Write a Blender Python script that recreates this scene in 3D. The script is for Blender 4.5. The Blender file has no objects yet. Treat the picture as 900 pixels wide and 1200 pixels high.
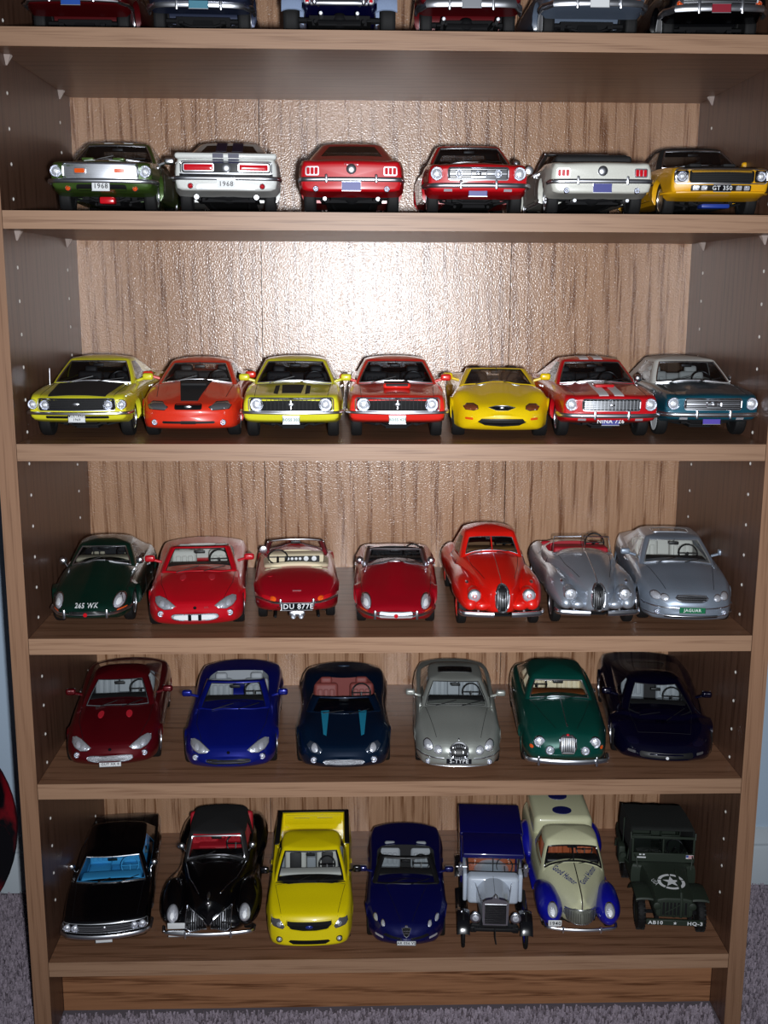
import bpy, bmesh, math, random
import numpy as np
from mathutils import Vector, Matrix
from mathutils.bvhtree import BVHTree
PI = math.pi
SC = bpy.context.scene
COL = SC.collection

# ------------------------------------------------------------------ camera
CAM = Vector((-0.0431, -1.0752, 0.808))
PITCH, YAW, ROLL, FOC = 0.2015, 0.0304, 0.0046, 1307.8
fw = Vector((math.sin(YAW)*math.cos(PITCH), math.cos(YAW)*math.cos(PITCH), -math.sin(PITCH)))
rt = fw.cross(Vector((0, 0, 1))).normalized()
up = rt.cross(fw)
r2 = rt*math.cos(ROLL)+up*math.sin(ROLL)
u2 = -rt*math.sin(ROLL)+up*math.cos(ROLL)
cd = bpy.data.cameras.new('camera')
cam = bpy.data.objects.new('camera', cd)
COL.objects.link(cam)
M4 = Matrix((r2, u2, -fw)).transposed().to_4x4()
M4.translation = CAM
cam.matrix_world = M4
cd.sensor_fit = 'HORIZONTAL'; cd.sensor_width = 36.0
cd.lens = FOC/900*36.0
cd.clip_start = 0.01
SC.camera = cam

# ------------------------------------------------------------------ light
w = bpy.data.worlds.new('world'); SC.world = w; w.use_nodes = True
w.node_tree.nodes['Background'].inputs[0].default_value = (0.78, 0.86, 1.0, 1)
w.node_tree.nodes['Background'].inputs[1].default_value = 0.03
fl = bpy.data.lights.new('flash', 'AREA')           # the camera's own flash, right of the lens
fl.shape = 'RECTANGLE'; fl.size = 0.016; fl.size_y = 0.03
fl.energy = 6.2; fl.spread = math.radians(118); fl.color = (0.93, 0.96, 1.0)
flo = bpy.data.objects.new('flash', fl); COL.objects.link(flo)
F4 = M4.copy()
FD = (fw + u2*0.10).normalized()
q = (-FD).to_track_quat('Z', 'Y')
flo.matrix_world = Matrix.Translation(CAM + r2*0.024 - u2*0.018 + fw*0.01) @ q.to_matrix().to_4x4()
SC.view_settings.view_transform = 'Standard'
SC.view_settings.look = 'None'
SC.view_settings.exposure = 0.0
SC.view_settings.gamma = 1.0
SC.view_settings.use_curve_mapping = False

# ------------------------------------------------------------------ materials
MATS = {}
def mat(key, col, rough=0.4, metal=0.0, coat=0.0, emit=None, spec=0.5, bump=None, flake=None):
    if key in MATS: return MATS[key]
    m = bpy.data.materials.new(key); m.use_nodes = True
    nt = m.node_tree; b = nt.nodes['Principled BSDF']
    b.inputs['Base Color'].default_value = (*col, 1)
    b.inputs['Roughness'].default_value = rough
    b.inputs['Metallic'].default_value = metal
    b.inputs['Coat Weight'].default_value = coat
    b.inputs['Coat Roughness'].default_value = 0.06
    b.inputs['Specular IOR Level'].default_value = spec
    tc = nt.nodes.new('ShaderNodeTexCoord')
    if bump:
        n = nt.nodes.new('ShaderNodeTexNoise'); n.inputs['Scale'].default_value = bump[0]
        nt.links.new(tc.outputs['Object'], n.inputs['Vector'])
        bp = nt.nodes.new('ShaderNodeBump'); bp.inputs['Strength'].default_value = bump[1]
        bp.inputs['Distance'].default_value = bump[2]
        nt.links.new(n.outputs['Fac'], bp.inputs['Height']); nt.links.new(bp.outputs[0], b.inputs['Normal'])
    if flake:
        n = nt.nodes.new('ShaderNodeTexNoise'); n.inputs['Scale'].default_value = flake[0]
        n.inputs['Detail'].default_value = 3
        nt.links.new(tc.outputs['Object'], n.inputs['Vector'])
        mx = nt.nodes.new('ShaderNodeMix'); mx.data_type = 'RGBA'
        mx.inputs[6].default_value = (*[c*(1-flake[1]) for c in col], 1)
        mx.inputs[7].default_value = (*[min(1, c*(1+flake[1])) for c in col], 1)
        nt.links.new(n.outputs['Fac'], mx.inputs[0]); nt.links.new(mx.outputs[2], b.inputs['Base Color'])
    MATS[key] = m
    return m
def s2l(r, g, b):
    f = lambda c: ((c/255+0.055)/1.055)**2.4 if c > 10 else c/255/12.92
    return (f(r), f(g), f(b))
def paint(key, rgb, metal=0.0, rough=0.35, flake=0.12):
    return mat('paint_'+key, s2l(*rgb), rough, metal, 0.8, flake=(900, flake))
def glassmat(key, tint, refl=0.9):
    if key in MATS: return MATS[key]
    m = bpy.data.materials.new(key); m.use_nodes = True
    nt = m.node_tree; nt.nodes.clear()
    o = nt.nodes.new('ShaderNodeOutputMaterial'); mx = nt.nodes.new('ShaderNodeMixShader')
    t = nt.nodes.new('ShaderNodeBsdfTransparent'); t.inputs[0].default_value = (*tint, 1)
    g = nt.nodes.new('ShaderNodeBsdfGlossy'); g.inputs['Roughness'].default_value = 0.05
    lw = nt.nodes.new('ShaderNodeLayerWeight'); lw.inputs['Blend'].default_value = .5
    pw = nt.nodes.new('ShaderNodeMath'); pw.operation = 'POWER'; pw.inputs[1].default_value = 4.0; nt.links.new(lw.outputs['Facing'], pw.inputs[0])
    fr = nt.nodes.new('ShaderNodeMath'); fr.operation = 'MULTIPLY_ADD'; fr.inputs[1].default_value = .8; fr.inputs[2].default_value = .045; nt.links.new(pw.outputs[0], fr.inputs[0])
    nt.links.new(fr.outputs[0], mx.inputs[0]); nt.links.new(t.outputs[0], mx.inputs[1])
    nt.links.new(g.outputs[0], mx.inputs[2]); nt.links.new(mx.outputs[0], o.inputs[0])
    MATS[key] = m
    return m
CHROME = mat('chrome', (0.88, 0.9, 0.96), 0.29, 1.0)
SATIN = mat('satin_silver', (0.62, 0.64, 0.68), 0.34, 0.85)
REFLECT = mat('lamp_reflector', (0.66, 0.69, 0.75), 0.3, 0.6, 1.0, bump=(1100, 0.6, 0.0006))
BULB = mat('lamp_bulb', (0.95, 0.97, 1.0), 0.35, 0.0, 1.0)
LENS = mat('lamp_lens', (0.88, 0.91, 1.0), 0.27, 0.55, 1.0, bump=(1100, 0.7, 0.0006))
RUBBER = mat('tyre_rubber', (0.005, 0.005, 0.0055), 0.7, spec=.35)
BLACK = mat('black_plastic', (0.008, 0.008, 0.009), 0.45)
GLOSSBLACK = mat('gloss_black', (0.006, 0.006, 0.008), 0.2, 0, 0.7)
MATTEBLACK = mat('matte_black', (0.012, 0.012, 0.013), 0.75)
GRILLE = mat('grille_mesh_dark', (0.005, 0.005, 0.006), 0.6, spec=.2, bump=(2500, 0.6, 0.0004))
UNDER = mat('underbody', (0.006, 0.006, 0.007), 0.75, spec=.2)
WHITE = mat('white_enamel', (0.8, 0.82, 0.84), 0.4)
PLATEW = mat('plate_white', (0.75, 0.77, 0.78), 0.45)
PLATEB = mat('plate_blue', s2l(62, 66, 140), 0.4)
PLATEDK = mat('plate_dark', s2l(14, 14, 22), 0.4)
PLATEG = mat('plate_green', s2l(10, 110, 70), 0.4)
RED = mat('red_lens', s2l(205, 20, 34), 0.22, 0, 0.6)
ORANGE = mat('amber_lens', s2l(238, 92, 24), 0.25, 0, 0.6)
GLASS = glassmat('window_glass', (0.93, 0.95, 0.95))
GLASSM = glassmat('window_glass_grey', (0.62, 0.65, 0.68))
GLASSD = glassmat('window_glass_dark', (0.5, 0.52, 0.54))
GLASSB = glassmat('window_glass_blue', (0.6, 0.85, 0.95))
def trimmat(key, rgb): return mat('trim_'+key, s2l(*rgb), 0.6, bump=(700, 0.25, 0.0003))
CREAM = trimmat('cream', (222, 208, 176)); TAN = trimmat('tan', (176, 128, 84)); GREY = trimmat('grey', (150, 156, 162))
LGREY = trimmat('pale_grey', (196, 196, 190)); DARK = trimmat('charcoal', (34, 34, 36)); REDT = trimmat('red', (178, 22, 40))
BLUET = trimmat('blue', (96, 176, 220)); MAROON = trimmat('maroon', (120, 56, 52)); ORT = trimmat('rust', (176, 88, 48))

# ------------------------------------------------------------------ mesh helpers
S = 1/18.0
class MB:
    """collects geometry in real-size metres of the full-size car"""
    def __init__(s): s.v = []; s.f = []; s.m = []; s.cur = 0
    def add(s, vs, fs):
        n = len(s.v); s.v += [tuple(a) for a in vs]; s.f += [tuple(i+n for i in f) for f in fs]; s.m += [s.cur]*len(fs)
        return s
    def box(s, c, d, rot=None, taper=1.0):
        vs = []
        for z in (-.5, .5):
            k = taper if z > 0 else 1
            for x, y in ((-.5, -.5), (.5, -.5), (.5, .5), (-.5, .5)):
                p = Vector((x*d[0]*k, y*d[1]*k, z*d[2]))
                if rot: p = rot @ p
                vs.append(p+Vector(c))
        return s.add(vs, [(3, 2, 1, 0), (4, 5, 6, 7), (0, 1, 5, 4), (1, 2, 6, 5), (2, 3, 7, 6), (3, 0, 4, 7)])
    def rbox(s, c, d, r=0.03, seg=2, rot=None):
        bm = bmesh.new(); bmesh.ops.create_cube(bm, size=1)
        for v in bm.verts: v.co = Vector((v.co.x*d[0], v.co.y*d[1], v.co.z*d[2]))
        bmesh.ops.bevel(bm, geom=bm.edges[:], offset=min(r, min(d)*.49), segments=seg, profile=.5, affect='EDGES')
        bm.verts.index_update()
        vs = [((rot @ v.co) if rot else v.co)+Vector(c) for v in bm.verts]
        fs = [tuple(v.index for v in f.verts) for f in bm.faces]; bm.free()
        return s.add(vs, fs)
    def tube(s, pts, r, n=6, closed=False, rz=None, cap=True):
        pts = [Vector(p) for p in pts]; N = len(pts); rz = rz or r
        if N < 2: return s
        vs = []; fs = []
        pn = None
        for i, p in enumerate(pts):
            a = pts[(i-1) % N] if (closed or i > 0) else pts[0]; b = pts[(i+1) % N] if (closed or i < N-1) else pts[-1]
            t = (b-a)
            t = t.normalized() if t.length > 1e-9 else Vector((1, 0, 0))
            ref = Vector((0, 0, 1)) if abs(t.z) < .9 else Vector((0, 1, 0))
            sd = t.cross(ref).normalized(); uu = sd.cross(t).normalized()
            if pn is not None and sd.dot(pn) < 0 and not closed: sd = -sd; uu = -uu
            pn = sd
            rr = r[i] if isinstance(r, (list, tuple)) else r
            r_z = rr if rz is r else rz
            for k in range(n):
                an = 2*PI*k/n+PI/n
                vs.append(p+sd*math.cos(an)*rr+uu*math.sin(an)*r_z)
        M = N if closed else N-1
        for i in range(M):
            j = (i+1) % N
            for k in range(n):
                l = (k+1) % n
                fs.append((i*n+k, i*n+l, j*n+l, j*n+k))
        if not closed and cap:
            fs.append(tuple(range(n-1, -1, -1))); fs.append(tuple((N-1)*n+k for k in range(n)))
        return s.add(vs, fs)
    def lathe(s, prof, c, axis='x', n=24, flip=1):
        """prof: list of (radius, along)"""
        vs = []; fs = []
        for (r, a) in prof:
            for k in range(n):
                an = 2*PI*k/n
                u, v = r*math.cos(an), r*math.sin(an)
                if axis == 'x': p = (a*flip, u, v)
                elif axis == 'y': p = (u, a*flip, v)
                else: p = (u, v, a*flip)
                vs.append(Vector(p)+Vector(c))
        for i in range(len(prof)-1):
            for k in range(n):
                l = (k+1) % n
                fs.append((i*n+k, i*n+l, (i+1)*n+l, (i+1)*n+k))
        if prof[0][0] > 1e-6: fs.append(tuple(range(n)))
        if prof[-1][0] > 1e-6: fs.append(tuple((len(prof)-1)*n+k for k in range(n)))
        return s.add(vs, fs)
    def ell(s, c, d, n=16, m=10):
        vs = []; fs = []
        for i in range(m+1):
            t = PI*i/m
            for k in range(n):
                a = 2*PI*k/n
                vs.append((c[0]+d[0]*math.sin(t)*math.cos(a), c[1]+d[1]*math.sin(t)*math.sin(a), c[2]+d[2]*math.cos(t)))
        for i in range(m):
            for k in range(n):
                l = (k+1) % n
                fs.append((i*n+k, (i+1)*n+k, (i+1)*n+l, i*n+l))
        return s.add(vs, fs)
    def mirror(s):
        n = len(s.v); s.v += [(-x, y, z) for x, y, z in s.v[:n]]
        k = len(s.f); s.f += [tuple(i+n for i in reversed(f)) for f in s.f[:k]]; s.m += s.m[:k]
        return s
    def mesh(s, name, mats, scale=S, yoff=0.0, angle=40):
        me = bpy.data.meshes.new(name)
        me.from_pydata([(x*scale, (y-yoff)*scale, z*scale) for x, y, z in s.v], [], s.f)
        if not isinstance(mats, (list, tuple)): mats = [mats]
        for m_ in mats: me.materials.append(m_)
        if len(mats) > 1:
            for p, k in zip(me.polygons, s.m): p.material_index = k
        bm = bmesh.new(); bm.from_mesh(me)
        bmesh.ops.remove_doubles(bm, verts=bm.verts, dist=1e-7)
        bmesh.ops.recalc_face_normals(bm, faces=bm.faces); bm.to_mesh(me); bm.free()
        for p in me.polygons: p.use_smooth = True
        me.set_sharp_from_angle(angle=math.radians(angle))
        return me
def link(name, me, parent=None, loc=(0, 0, 0), rot=(0, 0, 0)):
    o = bpy.data.objects.new(name, me); COL.objects.link(o)
    o.parent = parent; o.location = loc; o.rotation_euler = rot
    return o
def tag(o, label=None, cat=None, group=None, kind=None):
    if label: o['label'] = label
    if cat: o['category'] = cat
    if group: o['group'] = group
    if kind: o['kind'] = kind
    return o
def curve(pts):
    """monotone cubic interpolation"""
    xs = [p[0] for p in pts]; ys = [p[1] for p in pts]; n = len(xs)
    if n == 1: return lambda x: ys[0]
    h = [xs[i+1]-xs[i] for i in range(n-1)]; d = [(ys[i+1]-ys[i])/h[i] for i in range(n-1)]
    m = [d[0]]+[0 if d[i-1]*d[i] <= 0 else 2*d[i-1]*d[i]/(d[i-1]+d[i]) for i in range(1, n-1)]+[d[-1]]
    def f(x):
        if x <= xs[0]: return ys[0]
        if x >= xs[-1]: return ys[-1]
        i = 0
        while x > xs[i+1]: i += 1
        t = (x-xs[i])/h[i]
        return ((2*t**3-3*t*t+1)*ys[i]+(t**3-2*t*t+t)*h[i]*m[i]+(-2*t**3+3*t*t)*ys[i+1]+(t**3-t*t)*h[i]*m[i+1])
    return f
def lerp(a, b, t): return a+(b-a)*t
def chaikin(p, it=3):
    for _ in range(it):
        q = [p[0]]
        for a, b in zip(p[:-1], p[1:]):
            q += [(a[0]*.75+b[0]*.25, a[1]*.75+b[1]*.25), (a[0]*.25+b[0]*.75, a[1]*.25+b[1]*.75)]
        q.append(p[-1]); p = q
    return p
def resample(p, n):
    d = [0]
    for a, b in zip(p[:-1], p[1:]): d.append(d[-1]+math.hypot(b[0]-a[0], b[1]-a[1]))
    out = []
    for k in range(n):
        t = d[-1]*k/(n-1); i = 0
        while i < len(d)-2 and d[i+1] < t: i += 1
        u = (t-d[i])/max(1e-9, d[i+1]-d[i])
        out.append((lerp(p[i][0], p[i+1][0], u), lerp(p[i][1], p[i+1][1], u)))
    return out
def ellipse(cx, cz, rx, rz, n=20, tilt=0, pw=1.0):
    o = []
    for k in range(n):
        a = 2*PI*k/n
        u = rx*math.copysign(abs(math.cos(a))**pw, math.cos(a)); v = rz*math.copysign(abs(math.sin(a))**pw, math.sin(a))
        o.append((cx+u*math.cos(tilt)-v*math.sin(tilt), cz+u*math.sin(tilt)+v*math.cos(tilt)))
    return o
def rrect(cx, cz, hx, hz, r=0.02, n=4):
    o = []
    for (sx, sz, a0) in ((1, 1, 0), (-1, 1, PI/2), (-1, -1, PI), (1, -1, 1.5*PI)):
        for k in range(n):
            a = a0+PI/2*k/(n-1)
            o.append((cx+sx*(hx-r)+r*math.cos(a), cz+sz*(hz-r)+r*math.sin(a)))
    return o
def mir(poly): return [(-x, z) for x, z in reversed(poly)]

# ------------------------------------------------------------------ the car builder
class Car:
    def __init__(s, name, label, L, body=None, cat='model car', group=None):
        s.L = L; s.root = bpy.data.objects.new(name, None); COL.objects.link(s.root)
        s.root.empty_display_size = 0.02
        tag(s.root, label, cat, group)
        s.main = MB(); s.extra = MB(); s.bvh = None; s.cache = {}
    def place(s, x, y, z, deg=0, rear=False, k=1.0):
        """x,y: middle of the end that faces the viewer, on the shelf"""
        a = math.radians(deg)
        dx, dy = -math.sin(a)*s.L*S/2*k, math.cos(a)*s.L*S/2*k
        s.root.scale = (k, k, k)
        s.root.location = (x+dx, y+dy, z)
        s.root.rotation_euler = (0, 0, a+(PI if rear else 0))
        return s
    # --- lofted main shell
    def loft(s, w, ws, zb, zs, zt, hole=None, arches=(), bow=(0.1, 0.08), bowfade=0.9, rf=0.05, rr=0.05, lean=None,
             bump=None, flare=0.0, mid=0.5, crown=0.75, bowpow=2.2, step=0.05, ra=0.37, za=None):
        L = s.L
        W, WS, ZB, ZS, ZT = map(lambda q: curve(q) if isinstance(q, list) else (lambda y: q), (w, ws, zb, zs, zt))
        s.W, s.ZT, s.ZS = W, ZT, ZS
        ys = set(round(i*step, 4) for i in range(int(L/step)+1)) | {0, L}
        for k in range(6):
            t = 1-math.cos(k/5*PI/2); ys.add(round(rf*t, 4)); ys.add(round(L-rr*t, 4))
        for (ya, r, _z) in arches:
            for k in range(17): ys.add(round(ya+r*math.cos(PI*k/16), 4))
            ys.add(round(ya-r-.002, 4)); ys.add(round(ya+r+.002, 4))
        if hole: ys |= {hole[0], hole[1]}
        ys = sorted(ys)
        out = [ys[0]]
        for y in ys[1:]:
            if y-out[-1] > 0.0015: out.append(y)
            elif hole and y in hole[:2]: out[-1] = y
        ys = out
        XC = curve(hole[2]) if hole else (lambda y: 0.3)
        NL, N1, N2 = 15, 7, 9
        rows = []
        for y in ys:
            wv, wsv, zb_, zs_, zt_ = W(y), W(y)*WS(y), ZB(y), ZS(y), ZT(y)
            ins = 0
            if y < rf: ins = rf*(1-math.sqrt(max(0, 1-(1-y/rf)**2)))
            if L-y < rr: ins = rr*(1-math.sqrt(max(0, 1-(1-(L-y)/rr)**2)))
            insx = min(ins, wsv*.75); wv -= insx; wsv -= insx; ins = min(ins, (zs_-zb_)*.45); zb_ += ins*.7; zt_ -= ins*.7; zs_ -= ins*.7
            if flare:
                for (ya, r, _z) in arches: wv += flare*math.exp(-((y-ya)/(r*1.0))**4)
            h = zs_-zb_
            P = [(0, zb_), (wv*.86, zb_), (wv*.985, zb_+.06*h), (wv, zb_+mid*h), (lerp(wv, wsv, .25), zb_+.82*h),
                 (wsv, zs_), (wsv, zs_) if crown > 0.9 else (wsv*.96, lerp(zs_, zt_, .12)), (wsv*.62, lerp(zs_, zt_, crown)), (wsv*.25, zt_), (0, zt_)]
            C = chaikin(P, 3)
            sc = [(p[0]/wv+(p[1]-zb_)/max(.01, zt_-zb_)) if p[0] > .55*wsv else -1 for p in C]; k = int(np.argmax(sc))
            low = resample(C[:k+1], NL)
            upc = C[k:]
            xc = min(XC(y), upc[0][0]*.97)
            j = next((i for i in range(len(upc)) if upc[i][0] < xc), len(upc)-1)
            a, b = upc[j-1], upc[j]; t = (a[0]-xc)/max(1e-9, a[0]-b[0]); pc = (xc, lerp(a[1], b[1], t))
            u1 = resample(upc[:j]+[pc], N1); u2_ = resample([pc]+upc[j:], N2)
            half = low+u1[1:]+u2_[1:]
            az = None
            for (ya, r, zw) in arches:
                if abs(y-ya) < r: az = zw+math.sqrt(r*r-(y-ya)**2)
            pts = []
            for (x, z) in half:
                if az is not None and z < az: z = min(az, zs_-.02)
                if bump: 
                    f = max(0, min(1, (z-zb_)/max(.01, zt_-zb_)))
                    z += bump(x, y)*f**1.5
                yy = y
                if bow[0] and y < bowfade: yy += bow[0]*(x/W(bowfade))**bowpow*(1-(y/bowfade))**1.2
                if bow[1] and L-y < bowfade: yy -= bow[1]*(x/W(L-bowfade))**bowpow*(1-((L-y)/bowfade))**1.2
                if lean: yy += lean(y, z)
                pts.append((x, yy, z))
            rows.append(pts)
        nh = NL+N1+N2-2
        vs = []; 
        for pts in rows:
            vs += pts + [(-x, y, z) for (x, y, z) in reversed(pts[1:-1])]
        n = 2*nh-2
        fs = []; hf = []
        for i in range(len(rows)-1):
            inh = hole and rows and ys[i] >= hole[0]-1e-6 and ys[i+1] <= hole[1]+1e-6
            for k in range(n):
                l = (k+1) % n
                q_ = (i*n+k, i*n+l, (i+1)*n+l, (i+1)*n+k)
                a = min(k, n-k); b = min(l, n-l) if l else 0
                if inh and min(a, b) >= NL+N1-2: hf.append(q_)
                else: fs.append(q_)
        # end caps, concentric
        for e, sg in ((0, 1), (len(rows)-1, -1)):
            base = e*n
            ring = [vs[base+k] for k in range(n)]
            cx, cy, cz = 0, sum(p[1] for p in ring)/n, (max(p[2] for p in ring)+min(p[2] for p in ring))/2
            cyc = min(p[1] for p in ring) if sg > 0 else max(p[1] for p in ring)
            prev = base
            for st in (.72, .42, .15):
                nb = len(vs)
                for p in ring: vs.append((p[0]*st, lerp(cyc, p[1], st**2), lerp(cz, p[2], st)))
                for k in range(n):
                    l = (k+1) % n; fs.append((prev+k, prev+l, nb+l, nb+k))
                prev = nb
            nb = len(vs); vs.append((0, cyc, cz))
            for k in range(n): fs.append((prev+k, prev+(k+1) % n, nb))
        s.main.add(vs, fs)
        s.full = list(fs)+hf
        if hole:
            s.hole = hole
            i0 = min(range(len(ys)), key=lambda i: abs(ys[i]-hole[0])); i1 = min(range(len(ys)), key=lambda i: abs(ys[i]-hole[1]))
            kc = NL+N1-2
            s.rim = [rows[i][kc] for i in range(i0, i1+1)]           # right edge front to back
            s.rimf = rows[i0][kc:]; s.rimr = rows[i1][kc:]
            right = s.rim; back = [p for p in s.rimr[1:]]
            left = [(-x, y, z) for x, y, z in reversed(s.rim)]; 
            loop = right+s.rimr[1:]+[(-x, y, z) for x, y, z in reversed(s.rimr[1:-1])]+left+[(-x, y, z) for x, y, z in s.rimf[1:]]+[p for p in reversed(s.rimf[1:-1])]
            s.loop = loop
        return s
    def blob(s, st, n=20, m=None, mirror=True, pw=1.0, seg=26):
        """fender: stations (y, x, z, rx, rz)"""
        f = [curve([(q[0], q[i]) for q in st]) for i in range(1, 5)]
        y0, y1 = st[0][0], st[-1][0]
        b = MB(); vs = []; fs = []
        for i in range(seg+1):
            t = i/seg; y = y0+(y1-y0)*(.5-.5*math.cos(PI*t))
            e = math.sin(PI*t)**.5 if 0 < i < seg else 0.02
            e = min(1, e*1.08)
            for k in range(n):
                a = 2*PI*k/n
                ca, sa = math.cos(a), math.sin(a)
                vs.append((f[0](y)+f[2](y)*e*math.copysign(abs(ca)**pw, ca), y, f[1](y)+f[3](y)*e*math.copysign(abs(sa)**pw, sa)))
        for i in range(seg):
            for k in range(n):
                l = (k+1) % n; fs.append((i*n+k, i*n+l, (i+1)*n+l, (i+1)*n+k))
        fs.append(tuple(range(n))); fs.append(tuple(seg*n+k for k in range(n)))
        b.add(vs, fs)
        if mirror: b.mirror()
        s.extra.add(b.v, b.f)
        return s
    def fender(s, path, hw, thick=0.03, sidedrop=0.1, n=10, mirror=True, cx=0.7, mb=None, roll=0.35):
        """separate wing: path of (y,z) over the wheel, cross profile arched"""
        b = MB(); vs = []; fs = []
        for (y, z, k) in path:
            for j in range(n+1):
                u = -1+2*j/n
                x = cx+u*hw*k
                vs.append((x, y, z-sidedrop*abs(u)**3))
        N = len(path)
        for i in range(N-1):
            for j in range(n):
                a = i*(n+1)+j; fs.append((a, a+1, a+n+2, a+n+1))
        m = len(vs)
        c0 = sum(p[0] for p in path)/N
        zc = min(p[1] for p in path)
        for i, (x, y, z) in enumerate(vs[:m]):
            dy = (y-c0); dz = z-zc+.2; l = math.hypot(dy, dz) or 1
            vs.append((x, y-dy/l*thick, z-dz/l*thick))
        f2 = [tuple(reversed([i+m for i in f])) for f in fs]
        ed = []
        for i in range(N-1):
            for j in (0, n):
                a = i*(n+1)+j; ed.append((a, a+n+1, a+n+1+m, a+m))
        for j in range(n):
            ed.append((j, j+1, j+1+m, j+m)); a = (N-1)*(n+1)+j; ed.append((a, a+1, a+1+m, a+m))
        b.add(vs, fs+f2+ed)
        if mirror: b.mirror()
        (mb or s.extra).add(b.v, b.f)
        return s
    def finish(s, m, name='body'):
        vs = s.main.v+s.extra.v; n = len(s.main.v)
        full = getattr(s, 'full', [])+[tuple(i+n for i in f) for f in s.extra.f]
        s.bvh = BVHTree.FromPolygons([Vector(v) for v in vs], full)
        b = MB(); b.v = vs; b.f = s.main.f+[tuple(i+n for i in f) for f in s.extra.f]; b.m = [0]*len(b.f)
        s.body = link(name, b.mesh(name, m, yoff=s.L/2, angle=52), s.root); s.paint = m
        return s
    def part(s, name, mb, m, parent=None, label=None, kind=None, angle=40):
        o = link(name, mb.mesh(name, m, yoff=s.L/2, angle=angle), parent or s.root)
        if label: o['label'] = label
        if kind: o['kind'] = kind
        return o
    # --- surface lookups
    def hit(s, ax, u, v):
        if ax == 'f': o, d = (u, -3, v), (0, 1, 0)
        elif ax == 'r': o, d = (-u, s.L+3, v), (0, -1, 0)
        elif ax == 't': o, d = (u, v, 4), (0, 0, -1)
        elif ax == 's': o, d = (3, u, v), (-1, 0, 0)
        elif ax == 'q': o, d = (-3, u, v), (1, 0, 0)
        o = Vector(o); d = Vector(d)
        h, nn, i, dist = s.bvh.ray_cast(o, d)
        if h is None:
            g = o+d*(3.2 if ax in 'fr' else 2.2)
            h, nn, i, dist = s.bvh.find_nearest(g)
            if ax == 'f': h = Vector((u, h.y, v))
            elif ax == 'r': h = Vector((-u, h.y, v))
            elif ax == 't': h = Vector((u, v, h.z))
            else: h = Vector((h.x, u, v))
        return h, d
    def T(s, x, y): return s.hit('t', x, y)[0].z
    def Fy(s, x, z): return s.hit('f', x, z)[0].y
    def decal(s, name, poly, m, ax='f', off=0.008, thick=0.03, bulge=0.0, parent=None, cell=None, label=None, both=False, kind=None):
        mb = MB()
        for pl in ([poly, mir(poly)] if both == 'join' else [poly]):
            bm = bmesh.new()
            bm.faces.new([bm.verts.new((a, b, 0)) for a, b in pl])
            xs = [p[0] for p in pl]; zs = [p[1] for p in pl]
            sx, sz = max(xs)-min(xs), max(zs)-min(zs)
            c = cell or min(max(0.03, min(sx, sz)/4, max(sx, sz)/30), .06)
            for axis, lo, hi in ((0, min(xs), max(xs)), (1, min(zs), max(zs))):
                k = max(1, int((hi-lo)/c))
                for i in range(1, k):
                    co = [0, 0, 0]; co[axis] = lo+(hi-lo)*i/k; no = [0, 0, 0]; no[axis] = 1
                    bmesh.ops.bisect_plane(bm, geom=bm.verts[:]+bm.edges[:]+bm.faces[:], plane_co=co, plane_no=no)
            bmesh.ops.triangulate(bm, faces=[f for f in bm.faces if len(f.verts) > 4])
            bm.verts.index_update()
            cx = (max(xs)+min(xs))/2; cz = (max(zs)+min(zs))/2
            vs = []; 
            for v in bm.verts:
                h, d = s.hit(ax, v.co.x, v.co.y)
                o = off
                if bulge:
                    e = 1e9
                    for a, b in zip(pl, pl[1:]+pl[:1]):
                        ab = (b[0]-a[0], b[1]-a[1]); t = ((v.co.x-a[0])*ab[0]+(v.co.y-a[1])*ab[1])/max(1e-9, ab[0]**2+ab[1]**2); t = max(0, min(1, t))
                        e = min(e, math.hypot(v.co.x-a[0]-t*ab[0], v.co.y-a[1]-t*ab[1]))
                    R = min(sx, sz)/2
                    q_ = max(0, 1-e/R); o += bulge*math.sqrt(max(0, 1-q_*q_))
                vs.append(h-d*o)
            fs = [tuple(v.index for v in f.verts) for f in bm.faces]
            be = [(e.verts[0].index, e.verts[1].index) for e in bm.edges if len(e.link_faces) == 1]
            n = len(vs); dd = s.hit(ax, cx, cz)[1]
            mp = {}
            for a, b in be:
                for i in (a, b):
                    if i not in mp: mp[i] = len(vs); vs.append(vs[i]+dd*(off+thick))
                fs.append((a, b, mp[b], mp[a]))
            bm.free(); mb.add(vs, fs)
        o = s.part(name, mb, m, parent, label, kind)
        if both is True: return [o, s.decal(name, mir(poly), m, ax, off, thick, bulge, parent, cell, label, False, kind)]
        return o
    def path(s, pl, ax='f', off=0.0, close=False, sub=0.06):
        out = []; N = len(pl)
        for i in range(N if close else N-1):
            a, b = pl[i], pl[(i+1) % N]; k = max(1, int(math.hypot(b[0]-a[0], b[1]-a[1])/sub))
            for j in range(k):
                h, d = s.hit(ax, lerp(a[0], b[0], j/k), lerp(a[1], b[1], j/k)); out.append(h-d*off)
        if not close:
            h, d = s.hit(ax, *pl[-1]); out.append(h-d*off)
        return out
    def trim(s, name, polys, m, ax='f', r=0.012, off=0.006, close=True, parent=None, kind=None, n=5, sub=0.08, label=None):
        mb = MB()
        for pl in polys: mb.tube(s.path(pl, ax, off, close, sub), r, n, closed=close)
        return s.part(name, mb, m, parent, label, kind)
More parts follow.
